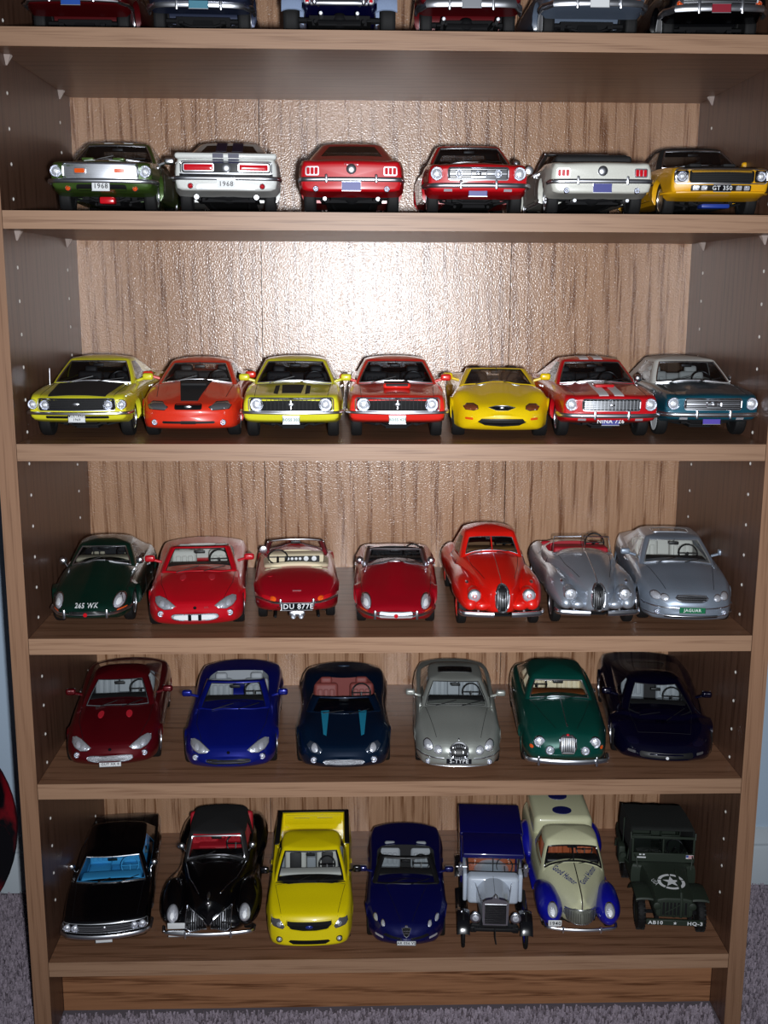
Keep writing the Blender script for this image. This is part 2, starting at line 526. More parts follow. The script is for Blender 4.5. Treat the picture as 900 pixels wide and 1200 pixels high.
    def text(s, st, ax, x, z, h, m, off=0.012, parent=None, rot=0, bold=0.0, wide=1.0, name='lettering', plane=None):
        cu = bpy.data.curves.new('t', 'FONT'); cu.body = st; cu.align_x = 'CENTER'; cu.align_y = 'CENTER'; cu.size = h*1.35
        cu.offset = bold*h; cu.space_character = 1.12; cu.resolution_u = 2
        to = bpy.data.objects.new('t', cu)
        me = bpy.data.meshes.new_from_object(to)
        mb = MB(); vs = []
        for v in me.vertices:
            a, b = v.co.x*wide, v.co.y
            a, b = a*math.cos(rot)-b*math.sin(rot), a*math.sin(rot)+b*math.cos(rot)
            if plane is not None:
                if ax == 'f': vs.append((x+a, plane, z+b))
                elif ax == 'r': vs.append((-(x+a), plane, z+b))
            else:
                hh, d = s.hit(ax, x+a, z+b); vs.append(hh-d*off)
        mb.add(vs, [tuple(p.vertices) for p in me.polygons])
        bpy.data.objects.remove(to); bpy.data.curves.remove(cu); bpy.data.meshes.remove(me)
        return s.part(name, mb, m, parent)
    def plate(s, ax, x, z, w_, h_, m, st=None, tm=None, y=None, th=None, name='license_plate'):
        if y is None:
            y = s.hit(ax, x, z)[0].y+(-.03 if ax == 'f' else .03)
        sg = -1 if ax == 'f' else 1
        mb = MB(); mb.rbox((x if ax == 'f' else -x, y, z), (w_, .018, h_), .008, 1)
        o = s.part(name, mb, m)
        fr = MB(); X = x if ax == 'f' else -x
        fr.tube([(X-w_/2, y+sg*.008, z-h_/2), (X+w_/2, y+sg*.008, z-h_/2), (X+w_/2, y+sg*.008, z+h_/2), (X-w_/2, y+sg*.008, z+h_/2)], .007, 4, closed=True)
        s.part('plate_frame', fr, SATIN, o)
        if st: s.text(st, ax, x, z, th or h_*.55, tm or BLACK, parent=o, plane=y+sg*.0125, bold=.02)
        return o
    # --- standard parts
    def wheels(s, yf, yr, track, r=0.33, wd=0.22, style='spoke', rimm=None, white=0.0, rr_=0.62, tyre=RUBBER, rear=None):
        rimm = rimm or CHROME
        key = (r, wd, style, white)
        R = r*rr_
        t = MB(); h = wd/2
        t.lathe([(R, -h*.8), (R*1.02, -h), (r*.93, -h*.98), (r*.985, -h*.8), (r, -h*.45), (r, h*.45), (r*.985, h*.8), (r*.93, h*.98), (R*1.02, h), (R, h*.8)], (0, 0, 0), 'x', 28)
        for k in range(3): t.lathe([(r*1.004, -.004+(k-1)*h*.4), (r*1.004, .004+(k-1)*h*.4)], (0, 0, 0), 'x', 28)
        tm = t.mesh('wheel', tyre)
        k_ = MB()
        k_.lathe([(R*1.0, h*.9), (R*1.0, h*.99), (R*.93, h*.99), (R*.88, h*.5), (R*.2, h*.45), (R*.18, h*.75), (0.0, h*.8)], (0, 0, 0), 'x', 24)
        if style == 'spoke':
            for a in range(5):
                an = 2*PI*a/5; rot = Matrix.Rotation(an, 3, 'X')
                k_.box(rot @ Vector((h*.72, 0, R*.52)), (h*.3, R*.22, R*.85), rot)
        elif style == 'steel':
            k_.lathe([(R*.7, h*.5), (R*.6, h*.85), (R*.3, h*.95), (0, h*1.0)], (0, 0, 0), 'x', 20)
        elif style == 'wire':
            for a in range(20):
                an = 2*PI*a/20
                k_.tube([(h*.85, R*.15*math.cos(an), R*.15*math.sin(an)), (h*.6, R*.92*math.cos(an+.25), R*.92*math.sin(an+.25))], .008, 4)
            k_.lathe([(R*.16, h*.4), (R*.16, h*1.02), (0, h*1.08)], (0, 0, 0), 'x', 10)
        elif style == 'multi':
            for a in range(10):
                an = 2*PI*a/10; rot = Matrix.Rotation(an, 3, 'X')
                k_.box(rot @ Vector((h*.75, 0, R*.55)), (h*.25, R*.1, R*.8), rot)
        rm = k_.mesh('rim', rimm)
        sd = MB(); sd.lathe([(R*.88, h*.46), (0, h*.44)], (0, 0, 0), 'x', 20); bm_ = sd.mesh('brake_disc', GLOSSBLACK)
        wm = None
        if white:
            q_ = MB(); q_.lathe([(R*1.03, h*1.0), (R*1.03, h*1.03), (lerp(R, r, white), h*1.02), (lerp(R, r, white), h*.98)], (0, 0, 0), 'x', 28); wm = q_.mesh('whitewall', WHITE)
        for (yy, tw, rrr) in ((yf, track, 1), (yr, rear or track, 1)):
            for sx in (1, -1):
                o = link('wheel', tm, s.root, (sx*(tw/2-wd/2)*S, (yy-s.L/2)*S, r*S), (0, 0, 0 if sx > 0 else PI))
                link('rim', rm, o); link('brake_disc', bm_, o)
                if wm: link('whitewall', wm, o)
        c = MB()
        tk = track/2-wd
        c.box((0, s.L/2, r*.95), (tk*1.5, s.L*.62, .16))
        c.tube([(-tk-.1, yf, r), (tk+.1, yf, r)], .045, 6); c.tube([(-tk-.1, yr, r), (tk+.1, yr, r)], .05, 6)
        c.ell((0, yr, r), (.15, .15, .13), 10, 6)
        c.box((0, yf+.1, r*.75), (.4, .5, .18), taper=.8); c.tube([(-.4, yf-.2, .30), (-.2, yf-.28, .22), (.2, yf-.28, .22), (.4, yf-.2, .30)], .025, 5); c.tube([(-.35, yr+.3, .3), (.0, yr+.45, .26), (.35, yr+.3, .3)], .03, 5)
        for sx in (-1, 1):
            c.tube([(sx*.3, yf+.3, .2), (sx*.34, yr-.3, .2), (sx*.38, yr, .3), (sx*.4, s.L-.25, .23)], .028, 6)
            c.box((sx*.35, yf, r*.8), (.08, .6, .05)); c.box((sx*.5, yr, r*.75), (.07, .9, .03))
            c.tube([(sx*.35, yf-.1, r*.65), (sx*.6, yf-.05, r*.8)], .022, 5)
        s.part('chassis', c, UNDER)
        return s
    def pipes(s, ys, xs, z=.22, r=.03):
        for x in xs:
            b = MB(); b.lathe([(r, -.3), (r, 0), (r*.75, 0), (r*.7, -.1)], (x, ys, z), 'y', 12)
            s.part('exhaust_pipe', b, SATIN)
        return s
    def lamp(s, x, z, r, ax='f', name='headlight', y=None, lens=None, ring=None, both=True, dep=0.05, rw=0.016, pop=0.0):
        """round lamp on a stem so it stays upright; bezel + reflector + lens"""
        sg = -1 if ax == 'f' else 1
        for sx in ((1, -1) if both else (1,)):
            xx = x*sx
            yy = y
            if yy is None:
                ys = [s.hit(ax, xx+r*.8*math.cos(a)*1, z+r*.8*math.sin(a))[0].y for a in np.linspace(0, 2*PI, 8)[:-1]]
                yy = (min(ys)*.5+sum(ys)/len(ys)*.5) if ax == 'f' else (max(ys)*.5+sum(ys)/len(ys)*.5)
            X = xx if ax == 'f' else -xx
            b = MB(); b.lathe([(r+rw, -dep), (r+rw, .012+pop), (r+rw*.4, .022+pop), (r, .012+pop), (r*.95, pop)], (X, yy, z), 'y', 22, sg)
            o = s.part(name, b, ring or CHROME)
            l = MB(); l.lathe([(r*.98, pop), (r*.9, .01+pop), (r*.65, .03+pop), (r*.3, .042+pop), (0, .045+pop)], (X, yy, z), 'y', 22, sg)
            lo = s.part('lens', l, lens or LENS, o)
            if r > .07 and lens is None:
                c = MB(); c.lathe([(r*.34, .04+pop), (r*.28, .052+pop), (0, .056+pop)], (X, yy, z), 'y', 12, sg); s.part('bulb', c, BULB, o)
        return s
    def bumper(s, z, h, ax='f', m=None, xw=None, out=0.07, wrap=0.25, name='bumper', guards=None, n=18, d=.03, segs=None, curvez=None, flat=None):
        m = m or CHROME; xw = xw or s.W(.3 if ax == 'f' else s.L-.3)*.97
        sg = -1 if ax == 'f' else 1
        def pathf(x0, x1):
            pts = []
            for i in range(n+1):
                x = lerp(x0, x1, i/n)
                hy = s.hit(ax, x if ax == 'f' else -x, z)[0].y if flat is None else flat[0]+flat[1]*(x/xw)**2
                pts.append([x, hy+sg*out, z+(curvez(x) if curvez else 0)])
            return pts
        for (x0, x1) in (segs or [(-xw, xw)]):
            b = MB(); p = pathf(x0, x1)
            # wrap the ends back along the sides
            for e in (0, 1):
                xe = p[-1 if e else 0]
                if abs(xe[0]) > .5*xw and wrap:
                    side = math.copysign(1, xe[0])
                    q0 = (xe[0]+side*.045, xe[1]-sg*.05, xe[2]); q1 = (xe[0]+side*.065, xe[1]-sg*(.05+wrap), xe[2])
                    if e: p += [q0, q1]
                    else: p = [q1, q0]+p
            b.tube(p, d, 8, rz=h/2)
            o = s.part(name, b, m)
        for gx in (guards or []):
            for sx in (1, -1):
                y0 = (s.hit(ax, gx*sx, z)[0].y if flat is None else flat[0]+flat[1]*(gx/xw)**2)+sg*(out+.03)
                g = MB(); g.rbox((gx*sx, y0, z+.01), (.05, .05, h*1.9), .02, 2); s.part('bumper_guard', g, m, o)
        return o
    def greenhouse(s, yw0, yw1, yr1, yr0, wb, wr, zr, fb=0.12, rb=0.1, cr=0.16, crown=0.05, side=((.06, .5), (.55, .8)), glass=None, roofm=None,
                   top=.92, bot=.06, trimm=None, rear_rows=(.1, .9), tcurve=1.25, sunroof=False, conv=False, fbt=None, a_w=None, sidebow=.03, open_rear=False, trimr=0.013, wfrac=1.0, roofname='roof', pil=.42, liner=None):
        glass = glass or GLASS; roofm = roofm or s.paint
        rowsT = [0, bot]+[bot+(top-bot)*k_/6 for k_ in range(1, 6)]+[top, 1.0]
        NF, NC, NS = 12, 3, 22
        U = []   # (side tag, u)
        def ring(t, shrink=1.0):
            fbv = lerp(fb, fb*.5 if fbt is None else fbt, t)
            y0 = lerp(yw0, yw1, t); y1 = lerp(yr0, yr1, t**.9); Wd = lerp(wb, wr, t**tcurve); r = lerp(cr, cr*1.1, t)
            pts = []
            xf = Wd-r*wfrac; rg = r*pil; xg = Wd-rg
            for i in range(NF+1):
                x = lerp(-xg, xg, i/NF); pts.append((x, y0-fbv*(1-(x/Wd)**2)+0))
            yf_ = y0-fbv*(1-(xg/Wd)**2)
            for i in range(1, NC+1):
                a = PI/2*i/(NC+1); pts.append((xg+(Wd-xg)*math.sin(a), yf_+(rg*1.3)*(1-math.cos(a))))
            ys_ = yf_+rg*1.3
            for i in range(NS+1):
                u = i/NS; pts.append((Wd+sidebow*math.sin(PI*u)*(1-t*.3), lerp(ys_, y1-r, u)))
            for i in range(1, NC+1):
                a = PI/2*i/(NC+1); pts.append((xf+(Wd-xf)*math.cos(a), y1-r+r*math.sin(a)))
            h = [(x, y) for x, y in pts]
            rear = []
            for i in range(NF+1):
                x = lerp(xf, -xf, i/NF); rear.append((x, y1+rb*(1-(x/Wd)**2)-rb*(1-(xf/Wd)**2)))
            left = [(-x, y) for x, y in reversed(pts[NF+1:])]
            return pts+rear+left
        R0 = ring(0); N = len(R0)
        zb = [s.hit('t', x*.985, y)[0].z-.012 for x, y in R0]
        # smooth z
        RR = []
        for t in rowsT:
            rg = ring(t); RR.append([(x, y, lerp(zb[i], zr-crown-(.02*max(0, abs(x)/wr-.5)), t)) for i, (x, y) in enumerate(rg)])
        yc = (yw1+yr1)/2
        caps = []
        top_r = RR[-1]
        for k, sh in enumerate((.93, .8, .6, .35, .12)):
            caps.append([(x*sh, yc+(y-yc)*sh, zr-crown*(sh**2.2)-(.015 if sh > .9 else 0)*0) for x, y, z in top_r])
        fr = MB(); vs = []; 
        allr = RR+caps
        for r_ in allr: vs += r_
        tags = ['f']*NF+['c']*(NC+1)+['s']*NS+['c']*(NC+1)+['r']*NF+['c']*(NC+1)+['l']*NS+['c']*(NC+1)
        tags = (tags+['c']*N)[:N]
        sideidx = {}
        base_s = NF+NC+1; 
        for k in range(NS): sideidx[base_s+k] = (k+.5)/NS
        base_l = base_s+NS+NC+1+NF+NC+1
        for k in range(NS): sideidx[base_l+k] = 1-(k+.5)/NS
        gl = {'f': [], 'r': [], 's': [], 'l': []}; pf = []
        for j in range(len(allr)-1):
            for i in range(N):
                l = (i+1) % N; q_ = (j*N+i, j*N+l, (j+1)*N+l, (j+1)*N+i)
                if j < len(RR)-1:
                    tm = (rowsT[j]+rowsT[j+1])/2; g = None
                    if tags[i] == 'f' and bot < tm < top: g = 'f'
                    elif tags[i] == 'r' and rear_rows[0] < tm < rear_rows[1]: g = 'r'
                    elif i in sideidx and bot < tm < top*.97:
                        for (a, b_) in side:
                            if a <= sideidx[i] <= b_: g = 's' if i < base_l else 'l'
                    if g: gl[g].append(q_); continue
                    if conv and not (tags[i] == 'f' or (tags[i] == 'c' and (i < NF+1+NC or i > N-NC-2))): continue
                    if conv and tags[i] == 'f' and tm > top: pass
                elif conv: continue
                pf.append(q_)
        if not conv:
            nb = len(vs); vs.append((0, yc, zr))
            for i in range(N): pf.append(((len(allr)-1)*N+i, (len(allr)-1)*N+(i+1) % N, nb))
        fr.add(vs, pf)
        s.extra_g = fr
        o = s.part('windshield_frame' if conv else roofname, fr, roofm, angle=60)
        if conv:
            md = o.modifiers.new('Solidify', 'SOLIDIFY'); md.thickness = 0.03*S; md.offset = 0
        s.roof = o
        if not conv:
            cz_ = (zr+min(zb))/2
            hl = MB(); hl.add([(x*.972, yc+(y-yc)*.978, cz_+(z-cz_)*.955) for x, y, z in fr.v], fr.f)
            s.part('headliner', hl, liner or DARK, o, angle=60)
        def gpart(name, faces):
            if not faces: return
            mb = MB(); used = {}
            for q_ in faces:
                for i in q_:
                    if i not in used: used[i] = len(used)
            mb.add([vs[i] for i in used], [tuple(used[i] for i in q_) for q_ in faces])
            return s.part(name, mb, glass, angle=60)
        s.ws = gpart('windshield', gl['f'])
        if not conv:
            gpart('rear_window', gl['r'])
            gpart('side_window', gl['s']); gpart('side_window', gl['l'])
        tr = MB()
        jb = rowsT.index(bot); jt = rowsT.index(top)
        lp = [RR[jb][i] for i in range(NF+1)]+[RR[j][NF] for j in range(jb+1, jt)]+[RR[jt][i] for i in range(NF, -1, -1)]+[RR[j][0] for j in range(jt-1, jb, -1)]
        lp = [(x, y-.006, z+.003) for x, y, z in lp]
        tr.tube(lp, trimr, 5, closed=True)
        s.part('windshield_trim', tr, trimm or CHROME)
        # wipers
        for x0 in (-.42, .12):
            wp = MB(); a = s._wp(RR, x0, 0, wb); b_ = s._wp(RR, x0+.42, 2, wb)
            wp.tube([a, b_], .009, 4)
            s.part('wiper', wp, BLACK)
        # rear-view mirror
        mr = MB(); q_ = RR[-3][NF//2]; mr.rbox((0, q_[1]+.1, q_[2]-.02), (.2, .03, .06), .012, 2); mr.tube([(0, q_[1]+.1, q_[2]), (0, q_[1]+.08, q_[2]+.07)], .008, 4)
        s.part('rear_view_mirror', mr, BLACK)
        if not conv:
            gb = MB()
            gb.add(vs, pf)
            s.gbvh = BVHTree.FromPolygons([Vector(v) for v in vs], pf+gl['r']+gl['f'])
        s.RR = RR
        return s
    def _wp(s, RR, x, j, wb):
        best = min(RR[j][:13], key=lambda p: abs(p[0]-x)); return (best[0], best[1]-.022, best[2]+.02)
    def interior(s, m, floor=.30, seats=((.36,), 1), dash=None, wheelx=.36, yseat=None, rear=True, tubm=None, backz=None, dashm=None, headrest=True, dz=0.0, wheelm=None, seatrows=None, sw=0.5, carp=None):
        loop = s.loop; tubm = tubm or m
        b = MB(); n = len(loop)
        vs = [(x, y, z-.004) for x, y, z in loop]+[(x*.97, y, floor) for x, y, z in loop]
        fs = [(i, (i+1) % n, n+(i+1) % n, n+i) for i in range(n)]
        b.add(vs, fs+[tuple(range(n, 2*n))])
        s.part('interior_tub', b, tubm)
        h0, h1 = s.hole[0], s.hole[1]
        zc = s.T(0, h0+.02); hw = curve(s.hole[2])(h0+.2)
        db = MB(); db.rbox((0, h0+.17, zc-.12+dz), (hw*1.9, .34, .2), .06, 3)
        s.part('dashboard', db, dashm or DARK)
        st = MB(); c = Vector((wheelx, h0+.52, zc-.03+dz)); rot = Matrix.Rotation(math.radians(62), 3, 'X')
        pts = [c+rot @ Vector((.19*math.cos(a), .19*math.sin(a), 0)) for a in np.linspace(0, 2*PI, 19)[:-1]]
        st.tube(pts, .016, 6, closed=True)
        for a in (0, PI, -PI/2): st.tube([c, c+rot @ Vector((.19*math.cos(a), .19*math.sin(a), 0))], .014, 4)
        st.tube([c, c+rot @ Vector((0, 0, -.3))], .025, 6)
        s.part('steering_wheel', st, wheelm or BLACK)
        ys = yseat or (h0+1.0); bz = backz or (zc+.02)
        for sx in (-.37, .37):
            q_ = MB(); q_.rbox((sx, ys-.05, floor+.12), (sw, .5, .2), .07, 3)
            R = Matrix.Rotation(math.radians(-14), 3, 'X')
            q_.rbox((sx, ys+.25, (floor+bz)/2+.1), (sw, .16, bz-floor-.05), .07, 3, R)
            for k in (-.12, 0, .12): q_.rbox((sx+k, ys+.155, (floor+bz)/2+.12), (.1, .05, bz-floor-.3), .02, 2, R)
            o = s.part('seat', q_, m)
            if headrest:
                hd = MB(); hd.rbox((sx, ys+.36, bz+.10), (.25, .11, .15), .05, 3, R); s.part('headrest', hd, m, o)
        if rear:
            yb = h1-.45
            q_ = MB(); q_.rbox((0, yb-.05, floor+.15), (hw*1.7, .45, .2), .07, 3)
            q_.rbox((0, yb+.25, (floor+bz)/2+.06), (hw*1.7, .16, bz-floor-.08), .07, 3, Matrix.Rotation(math.radians(-18), 3, 'X'))
            s.part('rear_bench', q_, m)
        return s
    def mirrors(s, y, z, x=None, m=None, round_=False, both=True, size=1.0):
        m = m or s.paint; x = x or s.W(y)
        for sx in ((1, -1) if both else (1,)):
            b = MB()
            if round_:
                b.tube([(sx*(x-.08), y, z-.1), (sx*(x-.02), y, z)], .012, 5); b.lathe([(0, -.05), (.05, -.04), (.075, -.01), (.08, .02), (.07, .025), (0, .025)], (sx*(x), y, z+.02), 'y', 14)
            else:
                b.tube([(sx*(x-.12), y+.02, z-.05), (sx*(x+.04), y, z)], .028*size, 6)
                b.rbox((sx*(x+.1), y, z+.03), (.2*size, .11*size, .13*size), .045, 3)
            o = s.part('wing_mirror', b, m)
            g = MB(); 
            if not round_:
                g.box((sx*(x+.1), y+.057*size, z+.03), (.16*size, .006, .1*size)); s.part('mirror_glass', g, REFLECT, o)
        return s
    def seams(s, polys, ax='t', r=.006):
        s.trim('panel_gaps', polys, BLACK, ax, r, -.001, close=False, kind='stuff', n=4)
    def sideline(s, yd0, yd1, zlo=.35, m=None, handle=True):
        """door shut lines and handles on both sides"""
        b = MB()
        for ax, sx in (('s', 1), ('q', -1)):
            ztop = s.ZS((yd0+yd1)/2)-.03
            for y in (yd0, yd1): b.tube(s.path([(y, ztop), (y, zlo)], ax, -.001, False, .1), .006, 4)
            b.tube(s.path([(yd0, zlo), (yd1, zlo)], ax, -.001, False, .2), .006, 4)
            if handle: hd = MB(); hd.tube(s.path([(yd1-.25, ztop-.06), (yd1-.08, ztop-.06)], ax, .02, False, .06), .014, 5); s.part('door_handle', hd, m or CHROME)
        s.part('door_gaps', b, BLACK, kind='stuff')
        return s
    def rocker(s, m=None, z=.3, y0=1.4, y1=3.3):
        for ax in 'sq':
            b = MB(); b.tube(s.path([(y0, z), (y1, z)], ax, .004, False, .2), .018, 5); s.part('side_trim', b, m or CHROME)
        return s
    def antenna(s, x, y, h=.6):
        b = MB(); z = s.T(x, y); b.tube([(x, y, z-.02), (x, y+.03, z+h)], .007, 4); s.part('antenna', b, CHROME); return s
# ------------------------------------------------------------------ wood
def woodmat(key, base, dark, axis, fine=1.0, bump=0.05, rough=0.45, coat=0.0, contrast=1.0, orange=False):
    m = bpy.data.materials.new(key); m.use_nodes = True; nt = m.node_tree; N = nt.nodes; Lk = nt.links
    b = N['Principled BSDF']; tc = N.new('ShaderNodeTexCoord')
    oi = N.new('ShaderNodeObjectInfo')
    addv = N.new('ShaderNodeVectorMath'); addv.operation = 'ADD'
    cmb = N.new('ShaderNodeCombineXYZ'); mul = N.new('ShaderNodeMath'); mul.operation = 'MULTIPLY'; mul.inputs[1].default_value = 7.0
    Lk.new(oi.outputs['Random'], mul.inputs[0])
    for i in range(3): Lk.new(mul.outputs[0], cmb.inputs[i])
    Lk.new(tc.outputs['Object'], addv.inputs[0]); Lk.new(cmb.outputs[0], addv.inputs[1])
    def mapping(lo, hi):
        mp = N.new('ShaderNodeMapping'); sc = [hi, hi, hi]; sc['xyz'.index(axis)] = lo
        mp.inputs['Scale'].default_value = sc; Lk.new(addv.outputs[0], mp.inputs['Vector']); return mp
    # cathedral rings: distorted bands
    m1 = mapping(.045, 1.0); n1 = N.new('ShaderNodeTexWave'); n1.wave_type = 'BANDS'; n1.bands_direction = 'DIAGONAL'
    n1.inputs['Scale'].default_value = 34.0*fine; n1.inputs['Distortion'].default_value = 9.0; n1.inputs['Detail'].default_value = 2.5; n1.inputs['Detail Scale'].default_value = .55
    Lk.new(m1.outputs[0], n1.inputs['Vector'])
    r1 = N.new('ShaderNodeMapRange'); r1.inputs[1].default_value = 0.25; r1.inputs[2].default_value = 1.0; Lk.new(n1.outputs['Fac'], r1.inputs[0])
    # pores: fine streaks
    m2 = mapping(16.0, 460.0*fine); n2 = N.new('ShaderNodeTexNoise'); n2.inputs['Scale'].default_value = 1.0; n2.inputs['Detail'].default_value = 3
    Lk.new(m2.outputs[0], n2.inputs['Vector'])
    r2_ = N.new('ShaderNodeMapRange'); r2_.inputs[1].default_value = .40; r2_.inputs[2].default_value = .66; Lk.new(n2.outputs['Fac'], r2_.inputs[0])
    m3 = mapping(1.2, 5.0); n3 = N.new('ShaderNodeTexNoise'); n3.inputs['Scale'].default_value = 1.0; Lk.new(m3.outputs[0], n3.inputs['Vector'])
    a1 = N.new('ShaderNodeMath'); a1.operation = 'MULTIPLY'; Lk.new(r1.outputs[0], a1.inputs[0]); Lk.new(r2_.outputs[0], a1.inputs[1])
    a2 = N.new('ShaderNodeMath'); a2.operation = 'MULTIPLY_ADD'; a2.inputs[1].default_value = .22; Lk.new(r2_.outputs[0], a2.inputs[0]); Lk.new(a1.outputs[0], a2.inputs[2])
    a3 = N.new('ShaderNodeMath'); a3.operation = 'MULTIPLY'; a3.inputs[1].default_value = contrast; a3.use_clamp = True; Lk.new(a2.outputs[0], a3.inputs[0])
    mx = N.new('ShaderNodeMix'); mx.data_type = 'RGBA'; mx.inputs[6].default_value = (*base, 1); mx.inputs[7].default_value = (*dark, 1); Lk.new(a3.outputs[0], mx.inputs[0])
    mv = N.new('ShaderNodeMix'); mv.data_type = 'RGBA'; mv.blend_type = 'MULTIPLY'; mv.inputs[0].default_value = .35
    Lk.new(mx.outputs[2], mv.inputs[6]); Lk.new(n3.outputs['Fac'], mv.inputs[7])
    Lk.new(mv.outputs[2], b.inputs['Base Color'])
    b.inputs['Roughness'].default_value = rough; b.inputs['Coat Weight'].default_value = coat; b.inputs['Coat Roughness'].default_value = .3
    if orange: b.inputs['Specular IOR Level'].default_value = .85
    bp = N.new('ShaderNodeBump'); bp.inputs['Strength'].default_value = bump; bp.inputs['Distance'].default_value = .0006
    if orange:
        n4 = N.new('ShaderNodeTexNoise'); n4.inputs['Scale'].default_value = 560; n4.inputs['Detail'].default_value = 2; Lk.new(tc.outputs['Object'], n4.inputs['Vector'])
        Lk.new(n4.outputs['Fac'], bp.inputs['Height'])
    else: Lk.new(r2_.outputs[0], bp.inputs['Height'])
    Lk.new(bp.outputs[0], b.inputs['Normal'])
    return m
OAK_L, OAK_D = s2l(178, 140, 112), s2l(130, 94, 70)
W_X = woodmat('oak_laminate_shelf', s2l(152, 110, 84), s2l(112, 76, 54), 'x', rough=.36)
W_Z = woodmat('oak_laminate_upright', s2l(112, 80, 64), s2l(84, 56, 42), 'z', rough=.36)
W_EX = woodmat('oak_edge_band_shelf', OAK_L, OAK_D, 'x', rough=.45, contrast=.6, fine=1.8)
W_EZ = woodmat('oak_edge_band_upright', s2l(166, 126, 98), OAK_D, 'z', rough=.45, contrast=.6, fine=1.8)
W_B = woodmat('oak_back_panel', s2l(194, 152, 120), s2l(128, 86, 58), 'z', rough=.22, bump=.6, orange=True, contrast=1.0, fine=1.0)
W_K = woodmat('oak_kick_board', s2l(176, 124, 88), s2l(110, 68, 42), 'x', fine=.8, contrast=1.0)
def simplebox(name, lo, hi, m, parent=None, bev=0.0, kind=None):
    b = MB(); c = [(a+b_)/2 for a, b_ in zip(lo, hi)]; d = [b_-a for a, b_ in zip(lo, hi)]
    if bev: b.rbox((0, 0, 0), d, bev, 1)
    else: b.box((0, 0, 0), d)
    o = link(name, b.mesh(name, m, scale=1.0), parent, c)
    if kind: o['kind'] = kind
    return o
HW = 0.365; TH = 0.0165; DEP = 0.285; FLOORZ = 0.009
Z = [1.0325, 0.8732, 0.6555, 0.4595, 0.3035, 0.1]
bc = bpy.data.objects.new('bookcase', None); COL.objects.link(bc)
bc.location = (0, DEP/2, FLOORZ)
tag(bc, 'tall oak laminate bookcase with open shelves standing on the carpet', 'bookcase')
def bpart(name, lo, hi, m, band=None, **k):
    o = simplebox(name, lo, hi, m, None, **k); o.parent = bc; o.location = Vector(o.location)-bc.location
    if band:
        e = simplebox('edge_band', (lo[0], lo[1]-.0006, lo[2]), (hi[0], lo[1]-.00002, hi[2]), band); e.parent = o; e.location = (0, -(hi[1]-lo[1])/2-.0003, 0)
    return o
TOPZ = 1.262
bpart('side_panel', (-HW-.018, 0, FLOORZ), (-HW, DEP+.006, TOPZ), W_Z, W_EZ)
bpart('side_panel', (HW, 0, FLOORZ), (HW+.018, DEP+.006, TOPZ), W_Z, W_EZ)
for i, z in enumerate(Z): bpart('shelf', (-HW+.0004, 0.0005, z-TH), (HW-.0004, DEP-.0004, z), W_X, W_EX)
bpart('top_board', (-HW+.0004, 0, TOPZ-TH), (HW-.0004, DEP-.0004, TOPZ-.0005), W_X, W_EX)
for x0, x1 in ((-HW, -.1492), (-.1484, .1484), (.1492, HW)):
    bpart('back_panel', (x0, DEP, FLOORZ+.02), (x1, DEP+.004, TOPZ-.001), W_B)
bpart('kick_board', (-HW+.0004, .048, FLOORZ), (HW-.0004, .06, .1-TH-.0003), W_K)
# peg holes down both sides, two columns each, and the wedge pegs that carry the loose shelves
hm = mat('peg_hole_sleeve', (0.8, 0.78, 0.74), .45)
hb = MB(); hb.lathe([(.0018, -.0004), (.0018, .0004), (.0011, .0005), (.0009, -.0004), (.0009, -.001)], (0, 0, 0), 'x', 10)
hme = hb.mesh('peg_hole', hm, scale=1.0)
pm = MB(); pm.add([(0, -.005, 0), (0, .005, 0), (0, 0, -.009), (.006, -.004, 0), (.006, .004, 0), (.0015, 0, -.009)], [(0, 1, 2), (3, 5, 4), (0, 3, 4, 1), (1, 4, 5, 2), (2, 5, 3, 0)])
pme = pm.mesh('shelf_peg', mat('clear_plastic_peg', (0.38, 0.31, 0.28), .3), scale=1.0)
for sx in (-1, 1):
    for yy in (.04, .235):
        for k in range(34):
            z = .150+k*.032
            if z > 1.2 or any(zz-TH-.006 < z < zz+.004 for zz in Z): continue
            o = link('peg_hole', hme, bc, Vector((sx*HW, yy, z))-bc.location, (0, 0, 0 if sx < 0 else PI))
        for zz in (Z[0], Z[1], Z[3], Z[4]):
            link('shelf_peg', pme, bc, Vector((sx*(HW-.0002), yy, zz-TH-.0003))-bc.location, (0, 0, 0 if sx < 0 else PI))

# ------------------------------------------------------------------ room
wallm = mat('wall_paint', s2l(184, 204, 224), .7, bump=(160, .2, .0006))
skm = mat('baseboard_paint', s2l(196, 206, 214), .45)
WY = 0.315
simplebox('wall_back', (-2.2, WY, 0), (2.2, WY+.1, 2.5), wallm, kind='structure')
b = MB(); prof = [(WY+.0, .0), (WY-.012, .0), (WY-.012, .052), (WY-.009, .056), (WY-.010, .06), (WY-.006, .068), (WY-.004, .078), (WY, .08)]
vs = []
for x in (-2.2, 2.2): vs += [(x, y, z+FLOORZ-.004) for y, z in prof]
n = len(prof); b.add(vs, [(i, (i+1) % n, n+(i+1) % n, n+i) for i in range(n)]+[tuple(range(n)), tuple(range(2*n-1, n-1, -1))])
o = link('baseboard_back', b.mesh('baseboard_back', skm, scale=1.0)); o['kind'] = 'structure'
cm = mat('carpet', s2l(160, 148, 160), .95, flake=(420, .55))
simplebox('floor', (-2.2, -2.6, -.05), (2.2, WY+.05, 0.001), mat('carpet_backing', s2l(110, 100, 108), .95), kind='structure')
